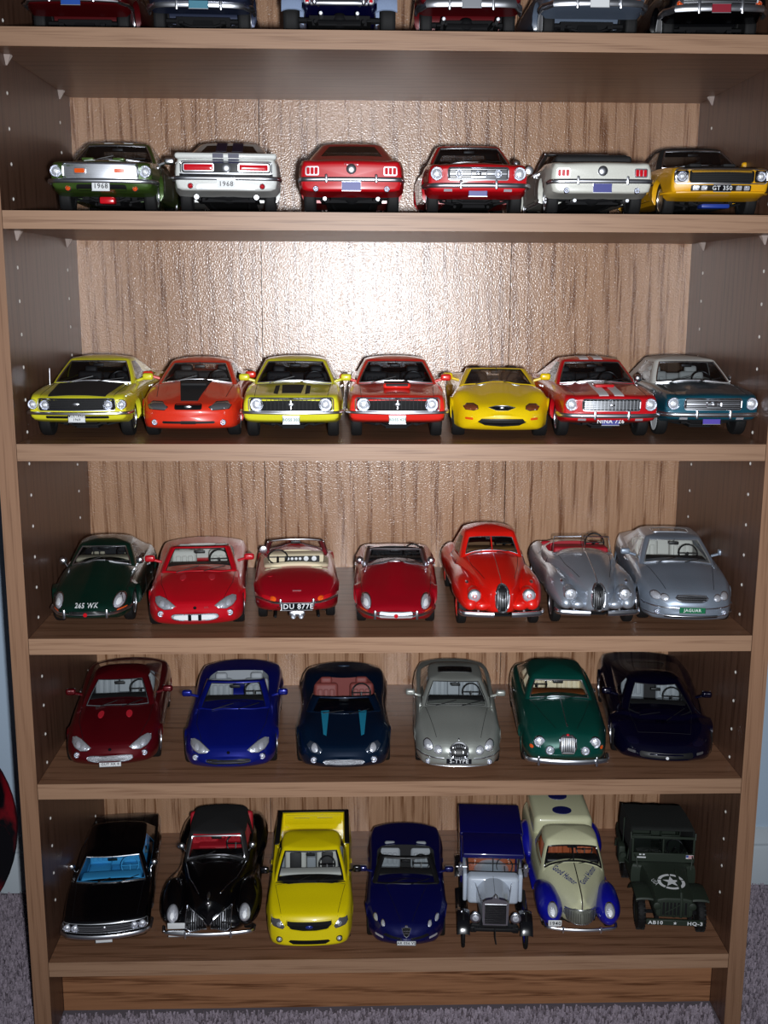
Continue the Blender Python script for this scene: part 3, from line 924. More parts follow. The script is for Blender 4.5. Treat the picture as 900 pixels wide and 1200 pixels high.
# carpet pile: short tufts
random.seed(5); rng = np.random.default_rng(5)
vs = []; fs = []
def pile(x0, x1, y0, y1, st):
    nx, ny = int((x1-x0)/st), int((y1-y0)/st)
    for i in range(nx):
        for j in range(ny):
            x = x0+(i+random.random())*st; y = y0+(j+random.random())*st
            a = random.random()*PI; r = st*.55; h = .005+random.random()*.0045
            lx, ly = (random.random()-.5)*.004, (random.random()-.5)*.004
            n = len(vs); c, s_ = math.cos(a)*r, math.sin(a)*r
            vs.extend([(x-c, y-s_, 0), (x+c, y+s_, 0), (x+c*.7+lx, y+s_*.7+ly, h), (x-c*.7+lx, y-s_*.7+ly, h), (x-s_*.7+lx, y+c*.7+ly, h*.9)])
            fs.extend([(n, n+1, n+2, n+3), (n+3, n+2, n+4)])
pile(-.62, -HW-.019, -.1, WY-.013, .0026); pile(HW+.019, .62, -.1, WY-.013, .0026); pile(-HW-.019, HW+.019, -.1, -.001, .0028); pile(-HW+.001, HW-.001, 0.0, .047, .0028)
pile(-.62, -HW-.019, -.4, -.1, .006); pile(HW+.019, .62, -.4, -.1, .006)
me = bpy.data.meshes.new('carpet_pile'); me.from_pydata(vs, [], fs); me.materials.append(cm)
for v in me.vertices: v.co.z += .0005
cp = link('carpet_pile', me); tag(cp, 'short grey purple carpet pile around the bookcase foot', 'carpet', kind='stuff')
# the round red and black thing leaning behind the left upright
def marble():
    m = mat('marbled_red', s2l(120, 12, 22), .15, 0, .9)
    nt = m.node_tree; n = nt.nodes.new('ShaderNodeTexNoise'); n.inputs['Scale'].default_value = 14; n.inputs['Detail'].default_value = 4; n.inputs['Distortion'].default_value = 1.2
    tc = nt.nodes.new('ShaderNodeTexCoord'); nt.links.new(tc.outputs['Object'], n.inputs['Vector'])
    r = nt.nodes.new('ShaderNodeValToRGB'); r.color_ramp.elements[0].position = .46; r.color_ramp.elements[0].color = (.004, .003, .005, 1)
    r.color_ramp.elements[1].position = .62; r.color_ramp.elements[1].color = (*s2l(130, 14, 26), 1)
    nt.links.new(n.outputs['Fac'], r.inputs[0]); nt.links.new(r.outputs[0], nt.nodes['Principled BSDF'].inputs['Base Color']); return m
R_ = .139
dr = bpy.data.objects.new('round_dish', None); COL.objects.link(dr); dr.location = (-.589, .165, .0105)
dr.rotation_euler = (math.radians(-20), 0, 0)
tag(dr, 'round glossy dark red and black marbled dish leaning upright left of the bookcase', 'dish')
b = MB(); b.lathe([(0, .0), (R_*.6, .0), (R_*.94, -.012), (R_, -.02), (R_*1.0, -.026), (R_*.93, -.022), (R_*.72, -.012), (R_*.68, -.008), (R_*.66, -.006)], (0, 0, R_), 'y', 56)
link('rim', b.mesh('rim', marble(), scale=1.0), dr)
b = MB(); b.lathe([(R_*.68, -.009), (R_*.3, -.003), (0, -.002)], (0, 0, R_), 'y', 48); link('centre', b.mesh('centre', mat('dark_centre', (.012, .011, .016), .35), scale=1.0), dr)
# ------------------------------------------------------------------ 1960s pony cars
def rect(x0, x1, z0, z1): return [(x0, z0), (x1, z0), (x1, z1), (x0, z1)]
def bars(car, name, items, m=CHROME, ax='f', r=.008, off=.014, parent=None):
    """thin grille bars, each a polyline, joined"""
    car.trim(name, items, m, ax, r, off, close=False, parent=parent, kind='stuff', n=4, sub=.1)
def pony(label, P, year='65', style='fast', stripes=None, roofm=None, seat=DARK, glass=None, wheel='steel', white=0, fbx=1.0, name='model_car', rake=0, hoodm=None):
    L = {'65': 4.61, '68': 4.66, '69': 4.76, '70': 4.72}[year]
    c = Car(name, label, L)
    yb0, yb1 = (1.42, 3.75 if style == 'fast' else 3.55)
    front = {'65': [(0, .80), (.12, .835), (.6, .88), (1.4, .95)], '68': [(0, .79), (.12, .83), (.6, .885), (1.4, .96)],
             '69': [(0, .76), (.12, .81), (.6, .86), (1.4, .94)], '70': [(0, .77), (.12, .82), (.6, .87), (1.4, .95)]}[year]
    rearz = {'65': .88, '68': .90, '69': .90, '70': .92}[year]
    zt = front+[(3.0, .95), (3.9, .92), (L-.15, rearz), (L, rearz-.04)]
    zs = [(0, .74), (.15, .80), (.7, .845), (1.4, .875), (3.0, .875), (3.6, .90), (L-.2, rearz-.02), (L, rearz-.06)]
    w = [(0, .84), (.4, .87), (1.0, .895), (2.4, .885), (3.4, .91), (4.1, .91), (L, .85)]
    lean = {'65': lambda y, z: (.10*(.8-z) if z < .8 and y < .5 else 0)*(1-min(1, y/.5)),
            '68': lambda y, z: (.20*(.8-z) if y < .5 else 0)*(1-min(1, y/.5)),
            '69': lambda y, z: (.16*(.8-z) if y < .5 else 0)*(1-min(1, y/.5)),
            '70': lambda y, z: (.14*(.8-z) if y < .5 else 0)*(1-min(1, y/.5))}[year]
    bump = lambda x, y: (.018*math.exp(-((abs(x)-.74)/.10)**2) if 0 < y < L else 0)+(.02*math.exp(-(x/.28)**4)*max(0, min(1, y/.5)) if y < 1.42 else 0)
    hole = (yb0+.12, yb1-.25 if style != 'conv' else 3.35, [(yb0+.1, .60), (yb0+.5, .68), (2.8, .68), (3.6, .60)])
    c.loft(w, [(0, .95), (1, .955), (3, .95), (L, .95)], [(0, .38), (.25, .32), (1, .25), (3.6, .25), (L-.4, .32), (L, .36)], zs, zt,
           hole=hole, arches=((.93, .37, .31), (.93+2.74, .37, .31)), bow=(.10, .07), rf=.05, rr=.06, lean=lean, bump=bump, flare=.012)
    c.finish(P)
    c.wheels(.93, 3.67, 1.66, .325, .20, wheel, white=white)
    gl = glass or GLASSM
    if style == 'fast':
        c.greenhouse(1.42, 2.02, 2.75, 4.02, .76, .57, 1.38, glass=gl, roofm=roofm, rb=.06, side=((.06, .48),), crown=.06, rear_rows=(.3, .9))
    elif style == 'hard':
        c.greenhouse(1.42, 1.98, 3.0, 3.6, .76, .58, 1.38, glass=gl, roofm=roofm, side=((.06, .72),), crown=.06)
    else:
        c.greenhouse(1.42, 1.95, 3.0, 3.6, .74, .60, 1.34, glass=gl, conv=True, roofm=CHROME, trimm=CHROME)
    c.interior(seat, seats=None)
    if style == 'conv':
        b = MB(); 
        b.rbox((0, 3.52, .99), (1.36, .5, .14), .06, 3); b.rbox((0, 3.48, 1.05), (1.26, .3, .08), .04, 3)
        for sx in (-1, 1): b.rbox((sx*.6, 3.3, .98), (.12, .5, .1), .04, 2)
        c.part('folded_top', b, MATTEBLACK)
    c.sideline(1.5, 2.75).mirrors(1.72, .98, .86, CHROME if year in ('65', '68') else P, round_=year in ('65',), both=year == '70')
    c.seams([[(-.64, .12), (-.68, 1.32), (.68, 1.32), (.64, .12)]])
    c.year = year
    return c
def face65(c, shelby=False, plate=(PLATEB, None, None)):
    c.lamp(.70, .665, .098)
    c.decal('grille', rect(-.50, .50, .565, .755), GRILLE, off=.004)
    c.trim('grille_surround', [rrect(0, .66, .51, .10, .04)], CHROME, r=.014, off=.012)
    if shelby:
        bars(c, 'grille_bars', [[(x, .575), (x, .745)] for x in np.linspace(-.46, .46, 15)], SATIN)
        bars(c, 'grille_bars', [[(-.48, z), (.48, z)] for z in (.60, .63, .66, .69, .72)], SATIN)
    else:
        bars(c, 'grille_bars', [[(-.48, z), (.48, z)] for z in np.linspace(.59, .73, 6)], SATIN, r=.006)
        bars(c, 'grille_bars', [[(-.48, .66), (.48, .66)]], CHROME, r=.014, off=.02)
        c.trim('grille_emblem', [rrect(0, .66, .13, .05, .02)], CHROME, r=.012, off=.03)
    c.decal('side_vent', [(-.62, .60), (-.56, .60), (-.54, .74), (-.60, .74)], c.paint, off=.01, both=True)
    c.bumper(.47, .085, guards=(.30,), out=.05, curvez=lambda x: 0)
    c.decal('turn_signal', rect(.44, .58, .375, .415), LENS, off=.012, both=True)
    c.plate('f', 0, .365, .32, .14, plate[0], plate[1], plate[2])
    b = MB(); b.ell((0, c.Fy(0, .66)-.04, .66), (.05, .012, .03), 10, 6); c.part('emblem', b, CHROME)
def rear65(c, gt=False, plate=(PLATEB, None, None)):
    for sx in (-1, 1):
        fr = c.decal('tail_light', rrect(sx*.66, .69, .115, .075, .03), CHROME, 'r', off=.012)
        for k in (-1, 0, 1): c.decal('lens', rrect(sx*.66+k*.068, .69, .027, .055, .015), RED, 'r', off=.024, bulge=.012, parent=fr)
    c.bumper(.55, .08, 'r', guards=(.42,), out=.05, xw=.82)
    g = MB(); y = c.hit('r', 0, .72)[0].y; g.lathe([(.085, -.02), (.085, .02), (.07, .035), (.03, .04), (0, .045)], (0, y, .72), 'y', 20); c.part('fuel_cap', g, CHROME)
    c.lamp(.60, .40, .035, 'r', 'reverse_light')
    c.plate('r', 0, .44, .32, .15, plate[0], plate[1], plate[2])
    c.seams([[(-.5, L_) for L_ in ()]]) if False else None
    c.pipes(c.L-.05, (-.45, .45), .24)
def stripes(c, m, x0, x1, y0, y1, roof=True, ax='t', double=True):
    for sx in ((-1, 1) if double else (1,)):
        p = [(sx*x0, y0), (sx*x1, y0), (sx*x1, y1), (sx*x0, y1)]
        c.decal('racing_stripe', p, m, 't', off=.005, thick=.01)
def roofstripes(c, m, x0, x1, y0, y1):
    sv = c.bvh; c.bvh = c.gbvh
    for sx in (-1, 1): c.decal('racing_stripe', [(sx*x0, y0), (sx*x1, y0), (sx*x1, y1), (sx*x0, y1)], m, 't', off=.005, thick=.01)
    c.bvh = sv

Z2 = Z[1]; Z3 = Z[2]; Z4 = Z[3]; Z5 = Z[4]; Z6 = Z[5]
P_GREEN68 = paint('moss_green', (64, 90, 36), .2); P_WHITE = paint('white', (222, 224, 220)); P_RED = paint('red', (196, 14, 26))
P_RED2 = paint('bright_red', (214, 26, 30)); P_CREAMW = paint('ivory_white', (214, 214, 204)); P_AMBER = paint('golden_yellow', (238, 176, 20))
P_LIME = paint('lime_yellow', (226, 220, 46)); P_TOM = paint('tomato_red', (226, 52, 28)); P_YEL = paint('bright_yellow', (244, 206, 10))
P_ORR = paint('orange_red', (222, 40, 30)); P_TEAL = paint('teal', (14, 84, 104), .35); P_NAVYST = mat('stripe_navy', s2l(18, 18, 60), .4)

# row two ------------------------------------------------------------
c = pony('moss green coupe with silver grille, amber fog lights and 1968 plate, leftmost on its shelf', P_GREEN68, '68', wheel='spoke')
c.lamp(.74, .665, .088)
c.decal('grille', rrect(0, .665, .60, .11, .05), SATIN, off=.006); c.trim('grille_surround', [rrect(0, .665, .62, .125, .05)], CHROME, r=.018, off=.012)
bars(c, 'grille_bars', [[(-.58, z), (.58, z)] for z in np.linspace(.58, .75, 7)], CHROME, r=.006)
for sx in (-1, 1):
    o = c.decal('fog_light', rrect(sx*.33, .665, .10, .05, .02), CHROME, off=.03); c.decal('lens', rrect(sx*.33, .665, .085, .035, .015), ORANGE, off=.045, parent=o)
c.bumper(.505, .08, out=.04); c.decal('air_intake', rrect(0, .40, .42, .05, .04), BLACK, off=.004)
c.plate('f', 0, .42, .30, .15, PLATEW, '1968', BLACK); c.lamp(.56, .39, .035, name='turn_signal', lens=ORANGE)
b = MB(); b.rbox((.05, .42, .21), (.26, .25, .12), .03, 2); c.part('oil_pan', b, RED)
stripes(c, WHITE, .12, .3, .25, 1.32); roofstripes(c, WHITE, .1, .26, 2.05, 2.75)
b = MB()
for sx in (-1, 1): b.rbox((sx*.26, .5, c.T(.26, .5)+.01), (.2, .3, .05), .02, 2)
c.part('hood_scoop', b, P_GREEN68)
CARS = {}
c.place(-0.2764, .014, Z2, 2.0); CARS['gt500g'] = c

c = pony('white coupe seen from behind with wide red tail lights and navy stripes', P_WHITE, '68', wheel='spoke')
b = MB(); b.rbox((0, c.L-.1, .915), (1.70, .26, .10), .045, 3); c.part('rear_spoiler', b, P_WHITE)
c.decal('tail_panel', rrect(0, .73, .74, .085, .04), GLOSSBLACK, 'r', off=.004); c.trim('panel_surround', [rrect(0, .73, .76, .1, .04)], CHROME, 'r', r=.012)
for sx in (-1, 1):
    o = c.decal('tail_light', rrect(sx*.46, .73, .26, .065, .03), CHROME, 'r', off=.014); c.decal('lens', rrect(sx*.46, .73, .24, .048, .02), RED, 'r', off=.028, bulge=.01, parent=o)
c.decal('racing_stripe', rect(-.22, -.04, .80, .93), P_NAVYST, 'r', off=.006, both=True)
for sx in (-1, 1): c.decal('racing_stripe', [(sx*.04, 4.02), (sx*.22, 4.02), (sx*.22, 4.6), (sx*.04, 4.6)], P_NAVYST, 't', off=.006)
roofstripes(c, P_NAVYST, .05, .24, 2.05, 3.3)
b = MB()
for sx in (-1, 1): b.box((sx*.13, c.L-.1, .967), (.18, .2, .004))
for sx in (-1, 1): b.box((sx*.13, c.L+.032, .915), (.18, .004, .07))
c.part('spoiler_stripe', b, P_NAVYST)
b = MB(); y = c.hit('r', 0, .72)[0].y; b.lathe([(.08, -.02), (.08, .03), (.05, .045), (0, .05)], (0, y, .73), 'y', 20); c.part('fuel_cap', b, CHROME)
c.bumper(.555, .075, 'r', out=.05, xw=.84)
c.decal('lower_stripe', rect(-.78, .78, .59, .63), GLOSSBLACK, 'r', off=.008); c.decal('lower_valance', rrect(0, .42, .5, .04, .03), SATIN, 'r', off=.004); c.lamp(.6, .43, .032, 'r', 'reflector', lens=RED)
c.plate('r', 0, .455, .30, .15, PLATEW, '1968', BLACK, y=c.L+.09); c.pipes(c.L+.02, (-.5, .5), .25, .04)
c.place(-0.1589, .012, Z2, 3.4, rear=True); CARS['gt500w'] = c

c = pony('red fastback seen from behind with chrome bumper and blue plate', P_RED, '65', wheel='steel', glass=GLASSD)
rear65(c); c.decal('reflector_strip', rrect(0, .54, .01, .01, .002), SATIN, 'r')
c.text('MUSTANG', 'r', 0, .80, .035, CHROME, name='badge')
c.place(-0.0421, .012, Z2, -0.4, rear=True); CARS['redrear'] = c

c = pony('red coupe facing out with round headlights, chrome grille and blue plate, upper shelf', P_RED, '65', 'hard', wheel='steel')
face65(c); c.lamp(.33, .66, .06, name='fog_light', rw=.012)
c.place(0.0775, .012, Z2, -0.6); CARS['red65'] = c

c = pony('white convertible seen from behind with folded black top and blue plate', P_CREAMW, '65', 'conv', wheel='wire', seat=DARK, white=0)
rear65(c); c.rocker()
c.place(0.1946, .012, Z2, -1.2, rear=True); CARS['whiteconv'] = c

c = pony('golden yellow coupe with black hood and blacked-out grille, rightmost on its shelf', P_AMBER, '69', wheel='spoke', roofm=MATTEBLACK)
c.decal('hood_blackout', [(-.62, .08), (.62, .08), (.64, 1.34), (-.64, 1.34)], MATTEBLACK, 't', off=.006, thick=.01)
c.decal('grille', rrect(0, .665, .56, .105, .05), GRILLE, off=.006); c.trim('grille_surround', [rrect(0, .665, .80, .12, .06)], CHROME, r=.014, off=.02)
bars(c, 'grille_bars', [[(-.52, z), (.52, z)] for z in np.linspace(.59, .74, 7)], MATTEBLACK, r=.007)
c.decal('headlight_bay', rrect(.68, .665, .11, .10, .04), GLOSSBLACK, off=.008, both=True); c.lamp(.68, .665, .075)
c.decal('lower_intake', rrect(0, .47, .52, .05, .02), BLACK, off=.006)
for x in (-.44, -.3, .3, .44): c.decal('driving_light', rrect(x, .47, .05, .035, .015), LENS, off=.02)
c.bumper(.40, .05, m=P_AMBER, out=.03, name='chin_spoiler')
c.plate('f', 0, .465, .30, .12, GLOSSBLACK, 'GT 350', WHITE, th=.075)
c.decal('side_stripe', [(1.2, .60), (3.0, .60), (3.0, .68), (1.2, .68)], MATTEBLACK, 's', off=.005, thick=.01); c.decal('side_stripe', [(1.2, .60), (3.0, .60), (3.0, .68), (1.2, .68)], MATTEBLACK, 'q', off=.005, thick=.01)
b = MB(); b.rbox((0, .45, .19), (.5, .3, .08), .03, 2); c.part('front_crossmember', b, mat('blue_part', s2l(30, 60, 150), .4))
b = MB(); b.rbox((.3, .8, c.T(.3, .8)+.02), (.22, .35, .06), .03, 2); b.rbox((-.3, .8, c.T(.3, .8)+.02), (.22, .35, .06), .03, 2); c.part('hood_scoop', b, MATTEBLACK)
c.place(0.3116, .02, Z2, -0.9); CARS['gt350y'] = c

# row three ----------------------------------------------------------
c = pony('lime yellow coupe with flat black hood and four headlights beside the left upright', P_LIME, '69', wheel='steel')
c.decal('hood_blackout', [(-.50, .10), (.50, .10), (.60, 1.34), (-.60, 1.34)], MATTEBLACK, 't', off=.006, thick=.01)
c.decal('grille', rrect(0, .655, .66, .10, .04), GRILLE, off=.006); c.trim('grille_surround', [rrect(0, .655, .67, .105, .04)], CHROME, r=.008, off=.012)
bars(c, 'grille_bars', [[(-.5, z), (.5, z)] for z in np.linspace(.58, .73, 7)], MATTEBLACK, r=.007)
c.lamp(.77, .655, .075); c.lamp(.545, .65, .075)
b = MB(); b.ell((0, c.Fy(0, .66)-.03, .665), (.07, .012, .03), 10, 6); c.part('emblem', b, CHROME)
c.bumper(.50, .06, out=.03); c.decal('chin_opening', rrect(0, .43, .55, .025, .02), BLACK, off=.004)
c.plate('f', 0, .42, .30, .15, PLATEW, 'MUSTANG\n1969', BLACK, th=.045); c.antenna(-.72, 1.1, .3)
c.place(-0.3095, .014, Z3, -0.1); CARS['y69'] = c

c = pony('lime yellow coupe with black hood stripes and two big round headlights', P_LIME, '70', wheel='spoke')
def face70(c, scoop=False):
    c.decal('grille', rrect(0, .665, .72, .105, .04), GRILLE, off=.006); c.trim('grille_surround', [rrect(0, .665, .74, .115, .04)], CHROME, r=.014, off=.014)
    bars(c, 'grille_bars', [[(x, .575), (x, .755)] for x in np.linspace(-.42, .42, 13)], MATTEBLACK, r=.006)
    c.lamp(.60, .665, .10, rw=.022)
    b = MB(); b.ell((0, c.Fy(0, .66)-.03, .675), (.06, .012, .035), 10, 6); b.tube([(0, c.Fy(0, .66)-.02, .59), (0, c.Fy(0, .66)-.02, .74)], .01, 4); c.part('emblem', b, CHROME)
    c.bumper(.525, .055, out=.045)
    c.decal('gill_vent', rect(.80, .85, .60, .61), BLACK, off=.004, both=True)
    c.plate('f', 0, .40, .30, .14, PLATEW, 'BOSS 302' if not scoop else 'BOSS 429', mat('plate_text_green', s2l(40, 110, 90), .5), th=.05)
    c.decal('lower_air_dam', [(-.6, .30), (.6, .30), (.56, .335), (-.56, .335)], BLACK, off=.02)
face70(c)
c.decal('hood_stripe', [(-.17, .25), (.17, .25), (.20, .95), (-.20, .95)], MATTEBLACK, 't', off=.006, thick=.01)
for sx in (-1, 1):
    c.decal('hood_stripe', [(sx*.24, .2), (sx*.32, .3), (sx*.32, .95), (sx*.24, .95)], MATTEBLACK, 't', off=.006, thick=.01)
c.place(-0.1011, .010, Z3, 0.1); CARS['b302'] = c

c = pony('orange red coupe with black hood scoop and two big round headlights', P_ORR, '70', wheel='spoke')
face70(c, True)
b = MB(); z = c.T(0, .8); b.rbox((0, .85, z+.03), (.5, .55, .1), .045, 3); o = c.part('hood_scoop', b, P_ORR)
b = MB(); b.rbox((0, .70, z+.085), (.44, .22, .01), .004, 1); b.rbox((0, .58, z+.05), (.40, .03, .045), .01, 1); c.part('scoop_mouth', b, MATTEBLACK, o)
c.place(0.0028, .012, Z3, -0.9); CARS['b429'] = c

c = pony('dark red fastback with twin white stripes and blue plate', P_RED, '65', wheel='spoke')
face65(c, True, (PLATEB, 'NINA 726', WHITE)); stripes(c, WHITE, .05, .22, .06, 1.3); roofstripes(c, WHITE, .05, .22, 2.02, 2.75)
b = MB(); b.rbox((0, .85, c.T(0, .85)+.015), (.36, .4, .06), .03, 2); c.part('hood_scoop', b, P_RED)
c.place(0.2139, .014, Z3, -0.7); CARS['gt350r'] = c

c = pony('teal coupe with white vinyl roof and round headlights, rightmost on its shelf', P_TEAL, '65', 'hard', roofm=mat('white_vinyl', (0.66, 0.66, 0.62), .55, bump=(900, .3, .0003)), wheel='wire', white=.35, seat=LGREY)
face65(c, False, (mat('plate_purple', s2l(86, 70, 170), .4), None, None))
c.place(0.3181, .024, Z3, -1.0); CARS['teal'] = c

# 1990s coupe
def coupe94():
    c = Car('model_car', 'tomato red coupe with tapered black hood stripe and slanted headlights', 4.6)
    c.loft([(0, .74), (.3, .84), (.9, .90), (2.4, .89), (3.6, .92), (4.6, .80)], [(0, .9), (1, .93), (4.6, .93)], [(0, .25), (.3, .19), (4.2, .22), (4.6, .34)],
           [(0, .58), (.3, .66), (.8, .75), (1.4, .84), (3, .88), (4.4, .92), (4.6, .86)], [(0, .62), (.3, .71), (.8, .81), (1.5, .95), (3, .97), (4.2, .99), (4.6, .90)],
           hole=(1.62, 3.6, [(1.6, .6), (2.1, .68), (3, .66), (3.6, .58)]), arches=((.92, .36, .31), (3.5, .36, .31)), bow=(.28, .15), rf=.14, rr=.12, flare=.015,
           bump=lambda x, y: .03*math.exp(-(x/.33)**4)*max(0, min(1, (y-.3)/.4)) if y < 1.5 else 0)
    c.finish(P_TOM); c.wheels(.92, 3.5, 1.70, .32, .22, 'spoke')
    c.greenhouse(1.5, 2.2, 3.0, 3.95, .74, .56, 1.33, side=((.06, .5), (.56, .72)), crown=.07, cr=.2)
    c.interior(DARK); c.sideline(1.65, 2.9, handle=False).mirrors(1.95, 1.0, .88)
    p = [(.36, .60), (.42, .55), (.70, .56), (.74, .62), (.66, .68), (.48, .68)]
    for o in c.decal('headlight', p, mat('smoked_clear', s2l(120, 120, 124), .2, .5, 1), off=.012, bulge=.02, both=True): pass
    c.decal('headlight_cover', [(x, z) for x, z in p], LENS, off=.02, bulge=.02, both=True) if False else None
    c.trim('headlight_edge', [p, mir(p)], BLACK, r=.008, off=.008)
    c.decal('grille', rrect(0, .61, .24, .05, .03), GRILLE, off=.006); b = MB(); b.ell((0, c.Fy(0, .61)-.02, .61), (.07, .012, .03), 10, 6); c.part('emblem', b, CHROME)
    c.decal('lower_intake', rrect(0, .335, .46, .022, .02), BLACK, off=.006); c.decal('intake_opening', rrect(0, .335, .14, .03, .02), BLACK, off=.008)
    c.lamp(.60, .33, .04, name='fog_light', dep=.03)
    c.decal('hood_stripe', [(-.15, .24), (.15, .24), (.30, 1.42), (-.30, 1.42)], MATTEBLACK, 't', off=.006, thick=.01)
    c.seams([[(-.62, .6), (-.70, 1.45)], [(.62, .6), (.70, 1.45)]])
    b = MB(); z = c.T(0, 1.1); b.rbox((0, 1.15, z+.01), (.48, .4, .06), .03, 3); c.part('hood_scoop', b, MATTEBLACK)
    return c
c = coupe94(); c.place(-0.2021, .018, Z3, 1.1); CARS['svt'] = c
def roadster93():
    c = Car('model_car', 'bright yellow open roadster with oval headlights and wide smiling intake', 4.6)
    c.loft([(0, .60), (.3, .78), (.9, .90), (2.4, .86), (3.6, .93), (4.6, .76)], [(0, .85), (1, .9), (4.6, .9)], [(0, .26), (.3, .18), (4.2, .22), (4.6, .34)],
           [(0, .52), (.3, .62), (.9, .78), (1.4, .80), (3, .84), (3.8, .92), (4.6, .78)], [(0, .56), (.3, .68), (.8, .80), (1.5, .93), (3, .94), (4.2, .94), (4.6, .82)],
           hole=(1.75, 3.1, [(1.7, .56), (2.1, .66), (2.9, .64), (3.1, .5)]), arches=((.95, .38, .32), (3.55, .38, .32)), bow=(.35, .25), rf=.2, rr=.2, flare=.015,
           bump=lambda x, y: (.05*math.exp(-((abs(x)-.68)/.17)**2)*math.exp(-((y-1.0)/.7)**2))+.03*math.exp(-(x/.25)**4)*max(0, min(1, (y-.3)/.4))*(y < 1.7))
    c.finish(P_YEL); c.wheels(.95, 3.55, 1.74, .33, .24, 'spoke')
    c.greenhouse(1.5, 2.2, 3.0, 3.9, .72, .56, 1.20, conv=True, roofm=P_YEL, trimm=BLACK, glass=GLASSD, cr=.22)
    c.interior(DARK, rear=False, backz=.95); c.mirrors(1.95, .98, .84)
    p = [(.42, .575), (.50, .545), (.64, .55), (.68, .60), (.62, .65), (.50, .655), (.43, .62)]
    for k, sx in enumerate((1, -1)):
        q_ = p if sx > 0 else mir(p)
        o = c.decal('headlight', q_, mat('amber_glass', s2l(150, 84, 50), .2, .4, 1), off=.012, bulge=.03); c.trim('headlight_edge', [q_], BLACK, r=.008, off=.008, parent=o)
    g = [(-.24, .60), (-.1, .63), (.1, .63), (.24, .60), (.1, .555), (-.1, .555)]
    c.decal('grille', g, GRILLE, off=.006); c.trim('grille_surround', [g], CHROME, r=.008); b = MB(); b.ell((0, c.Fy(0, .60)-.02, .60), (.05, .012, .02), 10, 6); c.part('emblem', b, CHROME)
    m_ = [(-.42, .36), (-.36, .40), (0, .405), (.36, .40), (.42, .36), (.3, .305), (0, .285), (-.3, .305)]
    c.decal('lower_intake', m_, GRILLE, off=.006); c.trim('intake_edge', [m_], BLACK, r=.014)
    c.decal('turn_signal', rrect(.58, .40, .07, .02, .015), ORANGE, off=.008, both=True)
    for sx in (-1, 1): c.decal('hood_vent', ellipse(sx*.32, 1.3, .08, .03), REFLECT, 't', off=.008, bulge=.01)
    return c
c = roadster93(); c.place(0.106, .014, Z3, -3.8); CARS['mach3'] = c
# ------------------------------------------------------------------ row four: sports cars
P_DGREEN = paint('racing_green', (6, 44, 34), .25, flake=.2); P_CRIM = paint('crimson', (196, 12, 30)); P_CARM = paint('carmine', (168, 10, 30), .2)
P_SCAR = paint('scarlet', (222, 26, 16)); P_SILV = paint('silver', (172, 180, 192), .6, .36); P_SILB = paint('silver_blue', (150, 162, 178), .5, .4)
def etype(label, P, coupe=False, seat=CREAM, trimc=CREAM, glass=None, white=0, rear=False):
    L = 4.45
    c = Car('model_car', label, L)
    c.loft([(0, .40), (.12, .52), (.4, .66), (.9, .78), (1.6, .82), (2.6, .82), (3.4, .82), (4.0, .72), (4.45, .42)], [(0, .82), (1, .84), (3, .90), (4.45, .85)],
           [(0, .33), (.3, .22), (1, .20), (3.4, .22), (4.2, .34), (4.45, .44)],
           [(0, .44), (.3, .54), (.8, .66), (1.6, .78), (3.0, .80), (3.6, .80), (4.2, .68), (4.45, .54)],
           [(0, .49), (.3, .61), (.9, .79), (1.75, .98), (2.2, .97), (3.2, .94), (3.9, .82), (4.45, .60)],
           hole=(1.98, 3.15, [(1.9, .54), (2.3, .60), (3.0, .58), (3.15, .45)]), arches=((.98, .36, .32), (3.38, .36, .32)), bow=(.18, .2), rf=.16, rr=.18,
           bump=lambda x, y: (.055*math.exp(-((abs(x)-.60)/.14)**2)*math.exp(-((y-.75)/.75)**2))+(.045*math.exp(-(x/.2)**4)*max(0, min(1, (y-.4)/.6))*max(0, min(1, (1.75-y)/.1)))+.04*math.exp(-((abs(x)-.6)/.16)**2)*math.exp(-((y-3.5)/.5)**2), mid=.55)
    c.finish(P); c.wheels(.98, 3.38, 1.46, .325, .17, 'wire', white=white)
    if coupe: c.greenhouse(1.74, 2.1, 2.9, 4.0, .66, .50, 1.29, glass=glass, side=((.06, .5),), crown=.08, cr=.22, fb=.18, rear_rows=(.3, .9))
    else: c.greenhouse(1.74, 2.02, 2.9, 3.9, .64, .56, 1.23, glass=glass, conv=True, roofm=CHROME, trimm=CHROME, cr=.2, fb=.18)
    c.interior(seat, rear=False, backz=.84, tubm=trimc, dashm=CREAM if seat is CREAM else DARK, headrest=False)
    c.seams([[(-.60, .25), (-.66, 1.0), (-.70, 1.72), (.70, 1.72), (.66, 1.0), (.60, .25)]])
    return c
def eface(c, bright=False):
    for sx in (1, -1):
        p = ellipse(sx*.555, .545, .088, .10, 20)
        o = c.decal('headlight', ellipse(sx*.555, .545, .104, .118, 22), CHROME, off=.006, thick=.03); 
        c.decal('lens', p, LENS, off=.012, bulge=.03, parent=o); c.decal('bulb', ellipse(sx*.555, .545, .045, .05, 12), BULB, off=.055, bulge=.01, parent=o)
    c.decal('air_intake', ellipse(0, .385, .36, .055, 24, pw=.8), BLACK, off=.006)
    c.trim('intake_rim', [ellipse(0, .385, .37, .062, 24, pw=.8)], CHROME if bright else c.paint, r=.012)
    c.trim('intake_bar', [[(-.35, .385), (.35, .385)]], CHROME, r=.012, off=.03, close=False)
    b = MB(); b.lathe([(.04, 0), (.035, .02), (0, .025)], (0, c.Fy(0, .385)-.03, .385), 'y', 14, -1); c.part('emblem', b, RED)
    c.bumper(.38, .06, segs=[(-.66, -.38), (.38, .66)], out=.05, wrap=.2); 
    for sx in (-1, 1):
        g = MB(); g.rbox((sx*.38, c.Fy(.38, .38)-.09, .40), (.05, .06, .17), .02, 2); c.part('bumper_guard', g, CHROME)
    for o in c.decal('turn_signal', rrect(.60, .40, .075, .02, .018), ORANGE, off=.012, bulge=.01, both=True): pass
